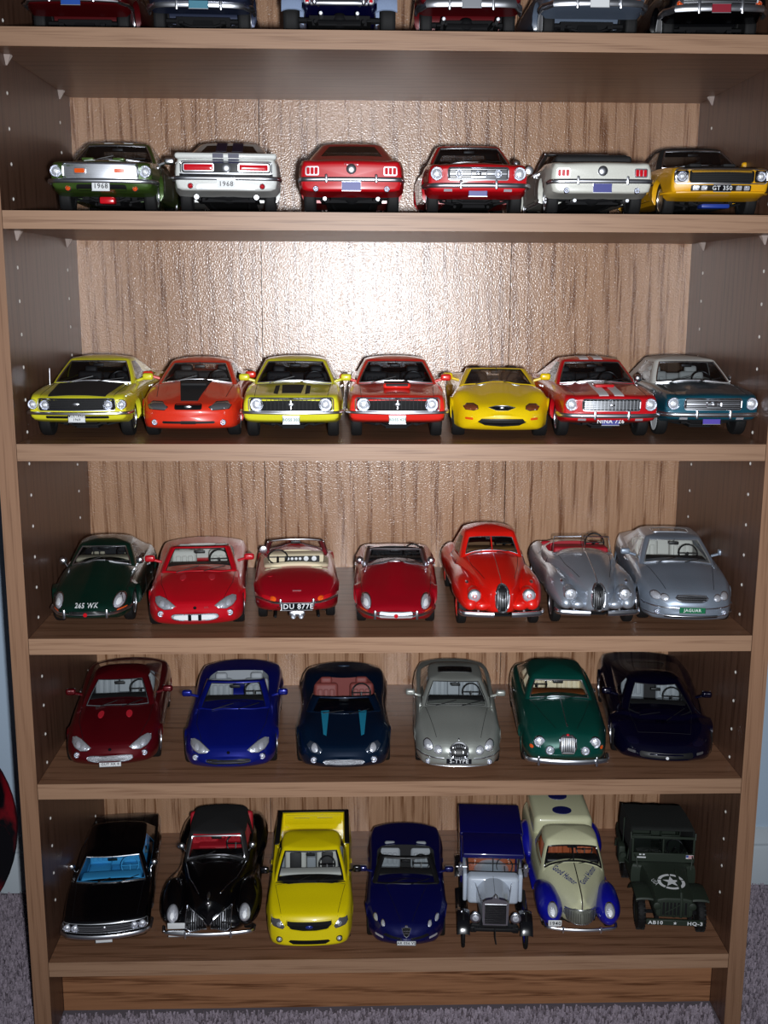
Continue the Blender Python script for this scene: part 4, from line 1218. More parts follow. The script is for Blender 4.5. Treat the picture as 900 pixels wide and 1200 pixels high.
c = etype('dark green coupe lettered 265 WK on its bonnet, with cream seats', P_DGREEN, True, glass=GLASSM, trimc=DARK)
eface(c); c.text('265 WK', 'f', 0, .52, .07, WHITE, bold=.03, wide=1.15, off=.008); c.mirrors(1.72, .95, .74, CHROME, round_=True); c.sideline(1.9, 2.75)
c.place(-0.3099, .012, Z4, 1.9); CARS['egreen'] = c
c = etype('carmine red roadster seen from behind with cream dashboard and JDU 877E plate', P_CARM, False, seat=CREAM)
c.bumper(.55, .05, 'r', segs=[(-.7, -.26), (.26, .7)], out=.04, wrap=.35)
for sx in (-1, 1):
    g = MB(); g.rbox((sx*.30, c.hit('r', .3, .55)[0].y+.06, .56), (.05, .06, .15), .02, 2); c.part('bumper_guard', g, CHROME)
    o = c.decal('tail_light', ellipse(sx*.44, .60, .06, .04, 14), ORANGE, 'r', off=.015, bulge=.015); c.decal('lens', ellipse(sx*.56, .60, .10, .035, 14), RED, 'r', off=.012, bulge=.015, parent=o)
c.plate('r', 0, .50, .56, .14, GLOSSBLACK, 'JDU 877E', WHITE, th=.10, y=c.L+.03)
c.pipes(c.L+.12, (-.07, .07), .33, .04)
b = MB(); b.rbox((0, c.L-.1, .36), (.3, .3, .12), .04, 2); c.part('silencer_box', b, CHROME)
b = MB(); lp = [Vector(p)+Vector((0, 0, .02)) for p in c.loop if p[1] > 2.4]; lp.sort(key=lambda p: math.atan2(p.x, p.y-2.4)); b.tube(lp, .05, 6); b.rbox((0, 3.18, .90), (1.0, .22, .05), .02, 2); c.part('cockpit_trim', b, CREAM)
for k, x in enumerate((-.36, -.22, -.06, .02, .10, .18)):
    pass
b = MB(); b.rbox((0, 2.32, .86), (1.1, .03, .17), .01, 1); pn = c.part('instrument_panel', b, CREAM)
b = MB(); b.rbox((-.12, 2.335, .86), (.70, .02, .13), .01, 1); c.part('dial_board', b, BLACK, pn)
for x, r in ((-.36, .05), (-.2, .05), (-.08, .028), (0, .028), (.08, .028), (.16, .028)):
    b = MB(); b.lathe([(r, 0), (r, .008), (r*.8, .01), (0, .01)], (x, 2.345, .87), 'y', 14); c.part('dial', b, WHITE, pn)
c.mirrors(1.95, .95, .66, CHROME, round_=True, both=False); c.decal('fuel_flap', ellipse(.5, 3.62, .06, .06, 14), P_CARM, 't', off=.01)
b = MB(); b.tube([(-.08, c.hit('r', 0, .72)[0].y+.01, .72), (.08, c.hit('r', 0, .72)[0].y+.01, .72)], .01, 5); c.part('boot_badge', b, CHROME)
c.place(-0.0977, .018, Z4, 3.1, rear=True); CARS['erear'] = c
c = etype('carmine red roadster facing out with bright chrome mouth bar', P_CARM, False, seat=DARK, glass=GLASSD, trimc=DARK)
eface(c, True); c.decal('grille_badge_plate', rrect(0, .385, .3, .06, .03), BULB, off=.03); c.mirrors(1.78, .95, .70, CHROME, round_=True); c.sideline(1.9, 2.75)
c.place(0.0024, .004, Z4, -1.7); CARS['efront'] = c

def xk8(label, P, roof=False, seat=LGREY, sup=False, glass=None, plate=None, vents=False):
    L = 4.72
    c = Car('model_car', label, L)
    c.loft([(0, .60), (.15, .74), (.5, .86), (1.0, .90), (2.4, .89), (3.6, .92), (4.3, .86), (L, .62)], [(0, .82), (1, .88), (3, .93), (L, .88)],
           [(0, .26), (.2, .19), (4.3, .2), (L, .36)], [(0, .44), (.2, .56), (.7, .69), (1.4, .78), (3, .84), (3.9, .86), (4.5, .76), (L, .60)],
           [(0, .50), (.2, .62), (.7, .74), (1.6, .88), (2.4, .93), (3.4, .95), (4.2, .92), (L, .70)],
           hole=(1.85, 3.45, [(1.8, .58), (2.2, .66), (3.1, .62), (3.45, .48)]), arches=((.95, .34, .30), (3.54, .34, .31)), bow=(.34, .22), rf=.22, rr=.22,
           bump=lambda x, y: (.035*math.exp(-((abs(x)-.62)/.15)**2)*math.exp(-((y-.8)/.8)**2))+.03*math.exp(-(x/.3)**4)*max(0, min(1, (y-.3)/.6))*(y < 1.75)+.04*math.exp(-((abs(x)-.7)/.2)**2)*math.exp(-((y-3.5)/.6)**2))
    c.finish(P); c.wheels(.95, 3.54, 1.74, .33, .23, 'spoke')
    if roof: c.greenhouse(1.55, 2.28, 3.0, 4.1, .72, .53, 1.28, glass=glass, side=((.06, .5), (.56, .68)), crown=.08, cr=.24, fb=.18, trimm=BLACK, trimr=.008, rear_rows=(.25, .85), liner=GREY)
    else: c.greenhouse(1.55, 2.2, 3.0, 3.9, .72, .57, 1.24, glass=glass, conv=True, roofm=P, trimm=BLACK, cr=.22, fb=.18, trimr=.01)
    c.interior(seat, headrest=True, tubm=DARK if roof else None, backz=.95 if roof else .84, rear=roof, yseat=2.75); c.mirrors(1.95, .98, .86); c.sideline(1.75, 2.95, handle=roof)
    p = [(.35, .55), (.42, .50), (.55, .48), (.66, .51), (.735, .57), (.73, .635), (.66, .66), (.56, .645), (.44, .60)]
    for sx in (1, -1):
        q_ = p if sx > 0 else mir(p)
        o = c.decal('headlight', q_, REFLECT, off=.01, bulge=.02); c.trim('headlight_edge', [q_], CHROME, r=.007, off=.008, parent=o)
        for (a, b_, r) in ((.49, .55, .04), (.61, .575, .048)): c.decal('bulb', ellipse(sx*a, b_, r, r, 14), LENS, off=.035, bulge=.015, parent=o)
    m_ = ellipse(0, .375, .42, .062, 24, pw=.7)
    c.decal('air_intake', m_, mat('mesh_silver', (.5, .52, .56), .45, .7, bump=(2200, .8, .0005)) if sup else BLACK, off=.006); c.trim('intake_rim', [m_], CHROME if sup else P, r=.01)
    if not sup: c.trim('intake_bar', [[(-.41, .375), (.41, .375)]], CHROME, r=.012, off=.02, close=False)
    b = MB(); b.lathe([(.032, 0), (.028, .012), (0, .016)], (0, c.Fy(0, .53)-.005, .53), 'y', 14, -1); c.part('emblem', b, GLOSSBLACK)
    c.lamp(.62, .40, .045, name='fog_light', dep=.05)
    c.seams([[(-.50, .3), (-.66, .9), (-.70, 1.6)], [(.50, .3), (.66, .9), (.70, 1.6)]])
    if vents:
        for sx in (-1, 1): c.decal('bonnet_vent', ellipse(sx*.27, 1.12, .06, .13, 14), mat('vent_red', s2l(200, 40, 54), .35), 't', off=.008)
    if plate: c.plate('f', 0, .26, .40, .10, PLATEW, plate, BLACK, th=.05)
    return c
c = xk8('bright crimson convertible with cream seats and white slotted mouth', P_CRIM, False, seat=LGREY, sup=True, vents=True)
c.decal('intake_slat', ellipse(0, .375, .38, .045, 24, pw=.7), WHITE, off=.012)
for sx in (-1, 1): c.decal('intake_post', rrect(sx*.09, .375, .03, .055, .01), GLOSSBLACK, off=.024)
c.text('XKR', 'f', .2, .53, .028, CHROME, name='badge', off=.008)
c.place(-0.1991, .002, Z4, 4.4); CARS['xkr'] = c

def xk120(label, P, coupe, seat, glass=None, split=False):
    L = 4.38
    c = Car('model_car', label, L)
    # slim centre body
    c.loft([(0, .10), (.12, .22), (.5, .40), (1.2, .56), (1.8, .70), (2.6, .74), (3.4, .70), (4.1, .50), (L, .2)], [(0, .8), (1.2, .80), (2, .9), (L, .8)],
           [(0, .42), (.3, .36), (1, .3), (3.8, .3), (L, .42)], [(0, .70), (.15, .82), (.6, .92), (1.5, 1.02), (2.6, .96), (3.6, .86), (L, .5)],
           [(0, .74), (.15, .88), (.6, 1.02), (1.6, 1.17), (2.5, 1.10), (3.4, 1.0), (4.1, .78), (L, .52)],
           hole=(1.95, 3.0, [(1.9, .50), (2.3, .60), (2.8, .58), (3.0, .45)]), bow=(.05, .1), rf=.12, rr=.2, crown=.8)
    # wings flowing from headlamps to tail
    c.blob([(.08, .56, .52, .21, .18), (.35, .57, .58, .25, .26), (.8, .60, .64, .25, .28), (1.4, .62, .64, .20, .28), (2.2, .64, .58, .17, .28), (2.9, .64, .62, .20, .30), (3.4, .62, .66, .24, .30), (4.0, .52, .54, .24, .24), (4.34, .40, .46, .2, .16)], n=22)
    c.blob([(.10, .34, .50, .20, .12), (.4, .36, .50, .26, .16), (1.0, .4, .46, .3, .2), (1.6, .42, .44, .28, .2)], n=16)
    c.finish(P); c.wheels(.78, 3.38, 1.52, .34, .16, 'steel', rimm=P if coupe else CHROME)
    if coupe: c.greenhouse(1.72, 2.0, 2.75, 3.55, .62, .50, 1.58, glass=glass, side=((.06, .62),), crown=.10, cr=.24, fb=.1, top=.80, bot=.12, trimm=CHROME, trimr=.009, rear_rows=(.3, .7))
    else:
        za = c.T(0, 1.8)
        for sx in (-1, 1):
            b = MB(); gl = MB()
            q_ = [(sx*.02, 1.68, za-.02), (sx*.58, 1.86, za-.10), (sx*.54, 2.0, za+.20), (sx*.02, 1.86, za+.24)]
            gl.add(q_, [(0, 1, 2, 3)]); b.tube(q_, .016, 5, closed=True)
            c.part('windshield', gl, GLASS); c.part('windshield_frame', b, CHROME)
    c.interior(seat, rear=False, backz=.92, tubm=seat, headrest=False, dashm=seat, dz=.02)
    if coupe:
        b = MB(); f0 = c.RR[1][6]; f1 = c.RR[7][6]; b.tube([(f0[0], f0[1]-.01, f0[2]), (f1[0], f1[1]-.01, f1[2])], .014, 5); c.part('windshield_post', b, P)
    for sx in (1, -1):
        y = c.Fy(sx*.52, .70)-.0
        # headlamp pods
        b = MB(); b.ell((sx*.50, y+.10, .70), (.132, .24, .132), 18, 12); c.part('headlight_pod', b, P)
        c_y = y-.085
        b = MB(); b.lathe([(.12, -.04), (.125, .0), (.11, .015)], (sx*.50, c_y, .70), 'y', 20, -1); o = c.part('headlight', b, CHROME)
        b = MB(); b.lathe([(.11, .0), (.08, .03), (.03, .042), (0, .045)], (sx*.50, c_y, .70), 'y', 20, -1); c.part('lens', b, LENS, o)
        b = MB(); b.lathe([(.035, .04), (.02, .055), (0, .058)], (sx*.50, c_y, .70), 'y', 10, -1); c.part('bulb', b, BULB, o)
        b = MB(); zz = c.T(sx*.60, .55); b.ell((sx*.60, .55, zz+.01), (.035, .08, .03), 12, 8); c.part('side_light', b, CHROME)
    g = ellipse(0, .67, .12, .24, 26, pw=.9)
    c.decal('grille', g, BLACK, off=.035, bulge=.01, thick=.08, cell=.025); c.trim('grille_surround', [g], CHROME, r=.022, off=.03)
    def gx(x): return .23*math.sqrt(max(0, 1-(x/.115)**2))
    bars(c, 'grille_bars', [[(x, .67-gx(x)), (x, .67+gx(x))] for x in np.linspace(-.085, .085, 6)], SATIN, r=.0035, off=.046)
    c.trim('bonnet_strip', [[(0, .2), (0, 1.6)]], CHROME, 't', r=.007, close=False)
    c.bumper(.40, .10, segs=[(-.70, -.16), (.16, .70)], out=.05, wrap=.12, flat=(-.03, .10), xw=.70)
    b = MB()
    for sx in (-1, 1): b.tube([(sx*.42, c.Fy(.42, .4)+.1, .4), (sx*.42, c.Fy(.42, .4)-.05, .4)], .02, 5)
    c.part('bumper_bracket', b, SATIN)
    c.seams([[(-.28, .5), (-.44, 1.2), (-.5, 1.66), (.5, 1.66), (.44, 1.2), (.28, .5)]])
    c.sideline(1.95, 2.7, handle=coupe)
    return c
c = xk120('scarlet vintage coupe with tall oval grille and small split windows', P_SCAR, True, TAN, glass=GLASSD)
c.place(0.1101, .006, Z4, 0.1); CARS['xk120c'] = c
c = xk120('silver vintage open roadster with red interior and oval grille', P_SILV, False, REDT)
c.place(0.2087, .010, Z4, -1.5); CARS['xk120r'] = c

def sedan(label, P, kind='x', seat=LGREY, sunroof=False, glass=None):
    L = 4.67 if kind == 'x' else 4.8
    c = Car('model_car', label, L)
    c.loft([(0, .62), (.15, .76), (.5, .86), (1.0, .90), (2.4, .90), (3.6, .90), (4.3, .84), (L, .70)], [(0, .86), (1, .90), (3, .94), (L, .9)],
           [(0, .24), (.2, .19), (4.3, .22), (L, .34)], [(0, .56), (.2, .68), (.7, .80), (1.3, .88), (3, .94), (3.9, .96), (4.5, .92), (L, .8)],
           [(0, .60), (.2, .74), (.7, .88), (1.5, 1.02), (2.4, 1.0), (3.6, 1.03), (4.3, 1.03), (L, .9)],
           hole=(1.75, 3.6, [(1.7, .60), (2.1, .68), (3.2, .66), (3.6, .56)]), arches=((.92, .36, .32), (3.6, .36, .32)), bow=(.26, .18), rf=.14, rr=.16, flare=.01,
           bump=(lambda x, y: (.03*math.exp(-((abs(x)-.28)/.10)**2)+.03*math.exp(-((abs(x)-.55)/.1)**2))*max(0, 1-y/1.7)) if kind == 's' else (lambda x, y: .02*math.exp(-((abs(x)-.33)/.14)**2)*max(0, 1-y/1.7)))
    c.finish(P); c.wheels(.92, 3.6, 1.73, .325, .21, 'spoke')
    c.greenhouse(1.52, 2.1, 3.15, 3.95, .75, .56, 1.42, glass=glass, side=((.05, .36), (.41, .74)), crown=.06, cr=.2, fb=.14, trimm=BLACK if kind == 's' else SATIN, trimr=.01, liner=LGREY)
    c.interior(seat, dashm=DARK); c.mirrors(1.95, 1.06, .88); c.sideline(1.7, 2.6)
    sv = c.bvh; c.bvh = c.gbvh
    if sunroof:
        c.decal('sunroof', rrect(0, 2.55, .36, .16, .05), GLOSSBLACK, 't', off=.006, thick=.01); c.trim('sunroof_edge', [rrect(0, 2.55, .37, .17, .05)], BLACK if kind == 's' else SATIN, 't', r=.008)
    c.bvh = sv
    if kind == 'x':
        for sx in (1, -1):
            for (a, z, rx, rz) in ((.49, .63, .07, .055), (.645, .645, .085, .062)):
                o = c.decal('headlight', ellipse(sx*a, z, rx+.01, rz+.01, 20), CHROME, off=.008); c.decal('lens', ellipse(sx*a, z, rx, rz, 20), LENS, off=.014, bulge=.03, parent=o)
        g = [(-.27, .60), (-.30, .64), (-.26, .68), (0, .69), (.26, .68), (.30, .64), (.27, .60), (.18, .575), (-.18, .575)]
        c.decal('grille', g, BLACK, off=.01); c.trim('grille_surround', [g], CHROME, r=.014, off=.014)
        bars(c, 'grille_bars', [[(-.27, z), (.27, z)] for z in (.60, .63, .66)], CHROME, r=.005)
        c.bumper(.46, .03, out=.012, m=CHROME, d=.012, wrap=.3, name='bumper_trim')
        c.plate('f', 0, .435, .48, .12, PLATEG, 'JAGUAR', WHITE, th=.06, y=c.Fy(0, .435)-.035)
        c.lamp(.62, .36, .035, name='fog_light', dep=.03); c.decal('lower_intake', rrect(0, .29, .5, .03, .02), BLACK, off=.006)
        c.bumper(.30, .02, out=.01, m=CHROME, d=.008, wrap=.1, name='lower_trim')
    else:
        for sx in (1, -1):
            for (a, z, r) in ((.42, .575, .075), (.62, .625, .09)):
                o = c.decal('headlight', ellipse(sx*a, z, r+.012, r+.012, 20), CHROME, off=.008); c.decal('lens', ellipse(sx*a, z, r, r, 20), LENS, off=.014, bulge=.035, parent=o); c.decal('bulb', ellipse(sx*a, z, r*.35, r*.35, 12), BULB, off=.055, parent=o)
        g = ellipse(0, .56, .17, .14, 24, pw=.85)
        c.decal('grille', g, BLACK, off=.02, bulge=.02); c.trim('grille_surround', [ellipse(0, .56, .18, .15, 24, pw=.85)], CHROME, r=.022, off=.02)
        bars(c, 'grille_bars', [[(x, .56-.13*math.sqrt(max(.01, 1-(x/.17)**2))), (x, .56+.13*math.sqrt(max(.01, 1-(x/.17)**2)))] for x in np.linspace(-.12, .12, 7)], SATIN, r=.004, off=.036)
        b = MB(); b.ell((0, c.Fy(0, .72)+.05, .75), (.02, .05, .025), 10, 6); c.part('bonnet_mascot', b, CHROME)
        c.bumper(.42, .03, out=.012, m=CHROME, d=.01, segs=[(-.8, -.3), (.3, .8)], name='bumper_trim')
        c.plate('f', 0, .385, .50, .12, PLATEDK, 'S-TYPE', WHITE, th=.085, y=c.Fy(0, .385)-.03)
        c.lamp(.62, .31, .04, name='fog_light', dep=.03); c.bumper(.22, .02, out=.01, m=CHROME, d=.008, name='lower_trim')
    c.seams([[(-.45, .3), (-.66, 1.46)], [(.45, .3), (.66, 1.46)]])
    return c
c = sedan('silver blue saloon with green JAGUAR plate, rightmost on its shelf', P_SILB, 'x', seat=LGREY, sunroof=True)
c.place(0.3053, .012, Z4, -5, k=.98); CARS['xtype'] = c

# ------------------------------------------------------------------ row five
P_MAR = paint('maroon', (96, 8, 20), .35); P_COB = paint('cobalt', (10, 26, 132), .45); P_DTEAL = paint('deep_teal', (3, 28, 54), .4)
P_PEW = paint('pewter', (170, 174, 168), .5, .4); P_EMER = paint('emerald', (6, 74, 64), .25); P_MIDN = paint('midnight', (8, 7, 34), .35, .2)
c = xk8('maroon coupe with silver mesh mouth and small white plate', P_MAR, True, seat=GREY, sup=True, vents=True, plate='GUT XK 8')
c.place(-0.2932, .014, Z5, 5.3); CARS['xk8m'] = c
c = xk8('cobalt blue convertible with pale grey seats', P_COB, False, seat=GREY)
c.place(-0.1698, .004, Z5, 1.6); CARS['xk8b'] = c
def xk180():
    L = 4.5
    c = Car('model_car', 'deep teal open speedster with maroon seats and teal bonnet vents', L)
    c.loft([(0, .62), (.15, .78), (.5, .88), (1.0, .92), (2.2, .88), (3.4, .93), (4.0, .88), (L, .64)], [(0, .80), (1, .86), (3, .90), (L, .85)],
           [(0, .24), (.2, .17), (4.2, .2), (L, .36)], [(0, .42), (.2, .56), (.8, .72), (1.4, .76), (2.4, .78), (3.4, .88), (4.2, .80), (L, .60)],
           [(0, .48), (.2, .60), (.8, .74), (1.6, .87), (2.4, .88), (3.2, .96), (4.0, .92), (L, .68)],
           hole=(1.8, 2.95, [(1.7, .50), (2.1, .64), (2.7, .62), (2.95, .5)]), arches=((.95, .35, .31), (3.4, .36, .32)), bow=(.36, .3), rf=.22, rr=.25,
           bump=lambda x, y: .05*math.exp(-((abs(x)-.68)/.17)**2)*(math.exp(-((y-.9)/.5)**2)+math.exp(-((y-3.3)/.5)**2))+.05*math.exp(-((abs(x)-.36)/.16)**2)*math.exp(-((y-3.15)/.28)**2))
    c.finish(P_DTEAL); c.wheels(.95, 3.4, 1.78, .34, .25, 'spoke')
    c.greenhouse(1.42, 1.85, 2.9, 3.6, .74, .62, 1.02, conv=True, roofm=P_DTEAL, trimm=P_DTEAL, glass=GLASSD, cr=.3, fb=.2, trimr=.008)
    c.interior(MAROON, rear=False, yseat=2.45, backz=.84, tubm=MAROON, headrest=True, dashm=BLACK)
    p = [(.40, .53), (.46, .46), (.62, .47), (.70, .56), (.64, .62), (.50, .60)]
    for sx in (1, -1):
        q_ = p if sx > 0 else mir(p)
        o = c.decal('headlight', q_, mat('smoked_lamp', s2l(70, 80, 96), .25, .4, 1), off=.01, bulge=.02); c.decal('bulb', ellipse(sx*.55, .545, .06, .06, 16), LENS, off=.04, bulge=.02, parent=o)
    m_ = ellipse(0, .34, .38, .06, 24, pw=.75); c.decal('air_intake', m_, mat('mesh_silver', (.5, .52, .56)), off=.006); c.trim('intake_rim', [m_], CHROME, r=.01)
    c.lamp(.56, .35, .05, name='fog_light', dep=.06)
    tv = mat('vent_teal', s2l(30, 120, 150), .4, flake=(2500, .5))
    for sx in (-1, 1): c.decal('bonnet_vent', [(sx*.33, .50), (sx*.39, .55), (sx*.45, 1.36), (sx*.29, 1.36)][::1 if sx > 0 else -1], tv, 't', off=.006)
    c.decal('boot_badge', ellipse(0, 3.7, .12, .035, 16), mat('badge_dark', (.02, .05, .1), .3), 't', off=.008)
    return c
c = xk180(); c.place(-0.0506, .004, Z5, 0.3); CARS['xk180'] = c
c = sedan('pewter silver saloon with oval grille, black sunroof and S-TYPE plate', P_PEW, 's', seat=GREY, sunroof=True)
c.place(0.0689, .006, Z5, -2.9, k=.93); CARS['stype'] = c
def mk2():
    L = 4.59
    c = Car('model_car', 'emerald green vintage saloon with upright chrome grille and whisker bumper', L)
    c.loft([(0, .52), (.15, .70), (.5, .80), (1.0, .84), (2.4, .85), (3.4, .84), (4.1, .72), (L, .45)], [(0, .82), (1, .86), (3, .92), (L, .8)],
           [(0, .34), (.3, .26), (3.8, .28), (L, .4)], [(0, .62), (.2, .74), (.7, .84), (1.4, .92), (3, .96), (3.8, .90), (4.3, .76), (L, .6)],
           [(0, .66), (.2, .82), (.7, .94), (1.5, 1.05), (2.6, 1.02), (3.6, 1.0), (4.2, .84), (L, .66)],
           hole=(1.7, 3.3, [(1.7, .56), (2.1, .62), (3.0, .60), (3.3, .5)]), arches=((.85, .34, .33), (3.58, .30, .30)), bow=(.16, .2), rf=.16, rr=.25,
           bump=lambda x, y: (.045*math.exp(-((abs(x)-.60)/.12)**2)+.06*math.exp(-(x/.16)**2))*max(0, 1-y/1.9))
    c.finish(P_EMER); c.wheels(.85, 3.58, 1.58, .34, .17, 'steel', rimm=P_EMER)
    c.greenhouse(1.50, 1.85, 2.85, 3.75, .68, .52, 1.46, glass=None, side=((.05, .36), (.41, .72)), crown=.10, cr=.2, fb=.12, top=.82, bot=.10, trimm=CHROME, trimr=.014, rear_rows=(.3, .75), liner=CREAM)
    c.interior(CREAM, tubm=CREAM, headrest=False, dashm=mat('walnut', s2l(110, 60, 30), .3), wheelx=-.36)
    c.lamp(.52, .66, .092); c.lamp(.33, .53, .066, name='fog_light', rw=.022)
    g = [(-.10, .50), (-.15, .60), (-.15, .74), (-.08, .80), (.08, .80), (.15, .74), (.15, .60), (.10, .50)]
    c.decal('grille', g, BLACK, off=.02); c.trim('grille_surround', [g], CHROME, r=.022, off=.03)
    bars(c, 'grille_bars', [[(x, .53), (x, .77)] for x in np.linspace(-.11, .11, 7)], SATIN, r=.009, off=.036)
    b = MB(); b.ell((0, c.Fy(0, .8)-.02, .81), (.035, .03, .03), 10, 6); c.part('grille_badge', b, RED)
    b = MB(); z = c.T(0, .3); b.ell((0, .25, z+.04), (.018, .09, .025), 10, 6); c.part('bonnet_mascot', b, CHROME)
    c.bumper(.34, .10, out=.07, guards=(.54,), wrap=.2, flat=(-.02, .12), xw=.72)
    c.decal('turn_signal', ellipse(.66, .54, .035, .035, 12), ORANGE, off=.012, both=True)
    c.trim('bonnet_strip', [[(0, .3), (0, 1.42)]], CHROME, 't', r=.008, close=False)
    c.seams([[(-.2, .3), (-.4, .8), (-.6, 1.45)], [(.2, .3), (.4, .8), (.6, 1.45)]]); c.sideline(1.65, 2.55); c.antenna(0, 1.48, .0) if False else None
    return c
c = mk2(); c.place(0.1822, .006, Z5, -3.7); CARS['mk2'] = c
def xj220():
    L = 4.93
    c = Car('model_car', 'midnight blue low supercar with long cockpit glass, rightmost on its shelf', L)
    c.loft([(0, .66), (.15, .84), (.5, .94), (1.0, .98), (2.2, .98), (3.6, 1.0), (4.4, .96), (L, .80)], [(0, .84), (1, .88), (3, .92), (L, .9)],
           [(0, .18), (.3, .14), (4.5, .16), (L, .3)], [(0, .38), (.2, .48), (.8, .66), (1.2, .70), (2.4, .76), (3.6, .80), (4.5, .80), (L, .72)],
           [(0, .42), (.2, .52), (.8, .66), (1.3, .78), (2.4, .86), (3.6, .90), (4.5, .88), (L, .76)],
           hole=(1.5, 2.9, [(1.4, .50), (1.9, .66), (2.6, .64), (2.9, .5)]), arches=((1.0, .38, .34), (3.6, .38, .35)), bow=(.42, .1), rf=.2, rr=.12,
           bump=lambda x, y: .06*math.exp(-((abs(x)-.72)/.18)**2)*math.exp(-((y-1.0)/.6)**2)+.04*math.exp(-((abs(x)-.8)/.2)**2)*math.exp(-((y-3.6)/.7)**2), flare=.01)
    c.finish(P_MIDN); c.wheels(1.0, 3.6, 1.92, .34, .26, 'spoke', rear=1.96)
    c.greenhouse(1.22, 2.15, 2.75, 4.1, .74, .52, 1.14, side=((.05, .4),), crown=.06, cr=.28, fb=.25, trimm=BLACK, trimr=.008, rear_rows=(.2, .9))
    c.interior(GREY, rear=False, backz=.86, tubm=DARK); c.mirrors(1.75, .92, .90)
    c.decal('headlight', ellipse(.62, .50, .12, .05, 16), mat('smoked_cover', s2l(14, 14, 40), .15, .2, 1), off=.008, bulge=.01, both=True)
    m_ = rrect(0, .32, .5, .05, .04); c.decal('air_intake', m_, BLACK, off=.006)
    for o in c.decal('turn_signal', rrect(.64, .33, .07, .022, .015), mat('smoked_clear', s2l(120, 120, 124), .2, .5, 1), off=.012, both=True): pass
    b = MB(); b.lathe([(.032, 0), (.028, .012), (0, .016)], (0, c.Fy(0, .30)-.03, .30), 'y', 14, -1); c.part('emblem', b, WHITE)
    c.seams([[(-.5, .5), (-.62, 1.2)], [(.5, .5), (.62, 1.2)], [(-.5, .5), (.5, .5)]])
    return c
c = xj220(); c.place(0.2899, .016, Z5, -7.6); CARS['xj220'] = c
# ------------------------------------------------------------------ bottom row
P_BLK = paint('black', (6, 6, 9), .1, .25); P_TRK = paint('truck_yellow', (246, 222, 10)); P_BLU = paint('deep_blue', (8, 14, 84), .35)
P_VCREAM = paint('cream', (214, 214, 176)); P_VBLUE = paint('ultramarine', (14, 18, 150)); P_TWHITE = paint('pale_blue_white', (196, 206, 220))
P_NAVY = paint('navy', (10, 12, 88)); OLIVE = mat('olive_drab', s2l(36, 46, 36), .6); CANVAS = mat('dark_canvas', s2l(22, 26, 24), .85, bump=(500, .4, .0005))
def fullsize():
    L = 4.75
    c = Car('model_car', 'long black hardtop with light blue interior, at the left end of the bottom shelf', L)
    c.loft([(0, .86), (.4, .90), (1.2, .92), (3.5, .92), (L, .86)], [(0, .94), (L, .94)], [(0, .30), (.3, .22), (4.2, .24), (L, .36)],
           [(0, .72), (.2, .80), (1.4, .90), (3, .90), (L-.2, .88), (L, .82)], [(0, .74), (.2, .82), (.8, .88), (1.5, .96), (3, .96), (4.2, .92), (L, .84)],
           hole=(1.42, 3.5, [(1.4, .66), (2.1, .72), (3.2, .70), (3.5, .6)]), arches=((.9, .37, .32), (3.75, .37, .32)), bow=(.16, .08), rf=.06, rr=.06, lean=lambda y, z: (.12*(.8-z) if y < .5 else 0)*(1-min(1, y/.5)))
    c.finish(P_BLK); c.wheels(.9, 3.75, 1.70, .34, .2, 'steel', white=.25)
    c.greenhouse(1.38, 2.0, 3.45, 3.95, .80, .62, 1.30, glass=GLASSB, side=((.05, .66),), crown=.05, trimm=CHROME, fb=.16, cr=.14, liner=BLUET)
    c.interior(BLUET, tubm=BLUET, dashm=BLUET, headrest=False, backz=1.02, floor=.45, yseat=2.5, dz=.03, wheelm=BLUET); c.mirrors(1.85, 1.02, .90, CHROME, round_=True)
    c.decal('grille', rrect(0, .62, .56, .075, .03), GRILLE, off=.006); bars(c, 'grille_bars', [[(-.55, z), (.55, z)] for z in (.57, .60, .64, .67)], SATIN, r=.007)
    c.trim('grille_surround', [rrect(0, .62, .86, .10, .05)], SATIN, r=.010, off=.01); b = MB(); b.ell((0, c.Fy(0, .62)-.03, .63), (.05, .015, .045), 10, 6); c.part('emblem', b, CHROME)
    c.lamp(.76, .62, .07); c.lamp(.60, .62, .07)
    c.bumper(.44, .10, out=.06, wrap=.3); c.plate('f', -.02, .37, .34, .14, PLATEW)
    c.seams([[(-.66, .2), (-.72, 1.36), (.72, 1.36), (.66, .2)]]); c.sideline(1.7, 3.0)
    return c
c = fullsize(); c.place(-0.3069, .012, Z6, 5.7, k=.93); CARS['black60'] = c

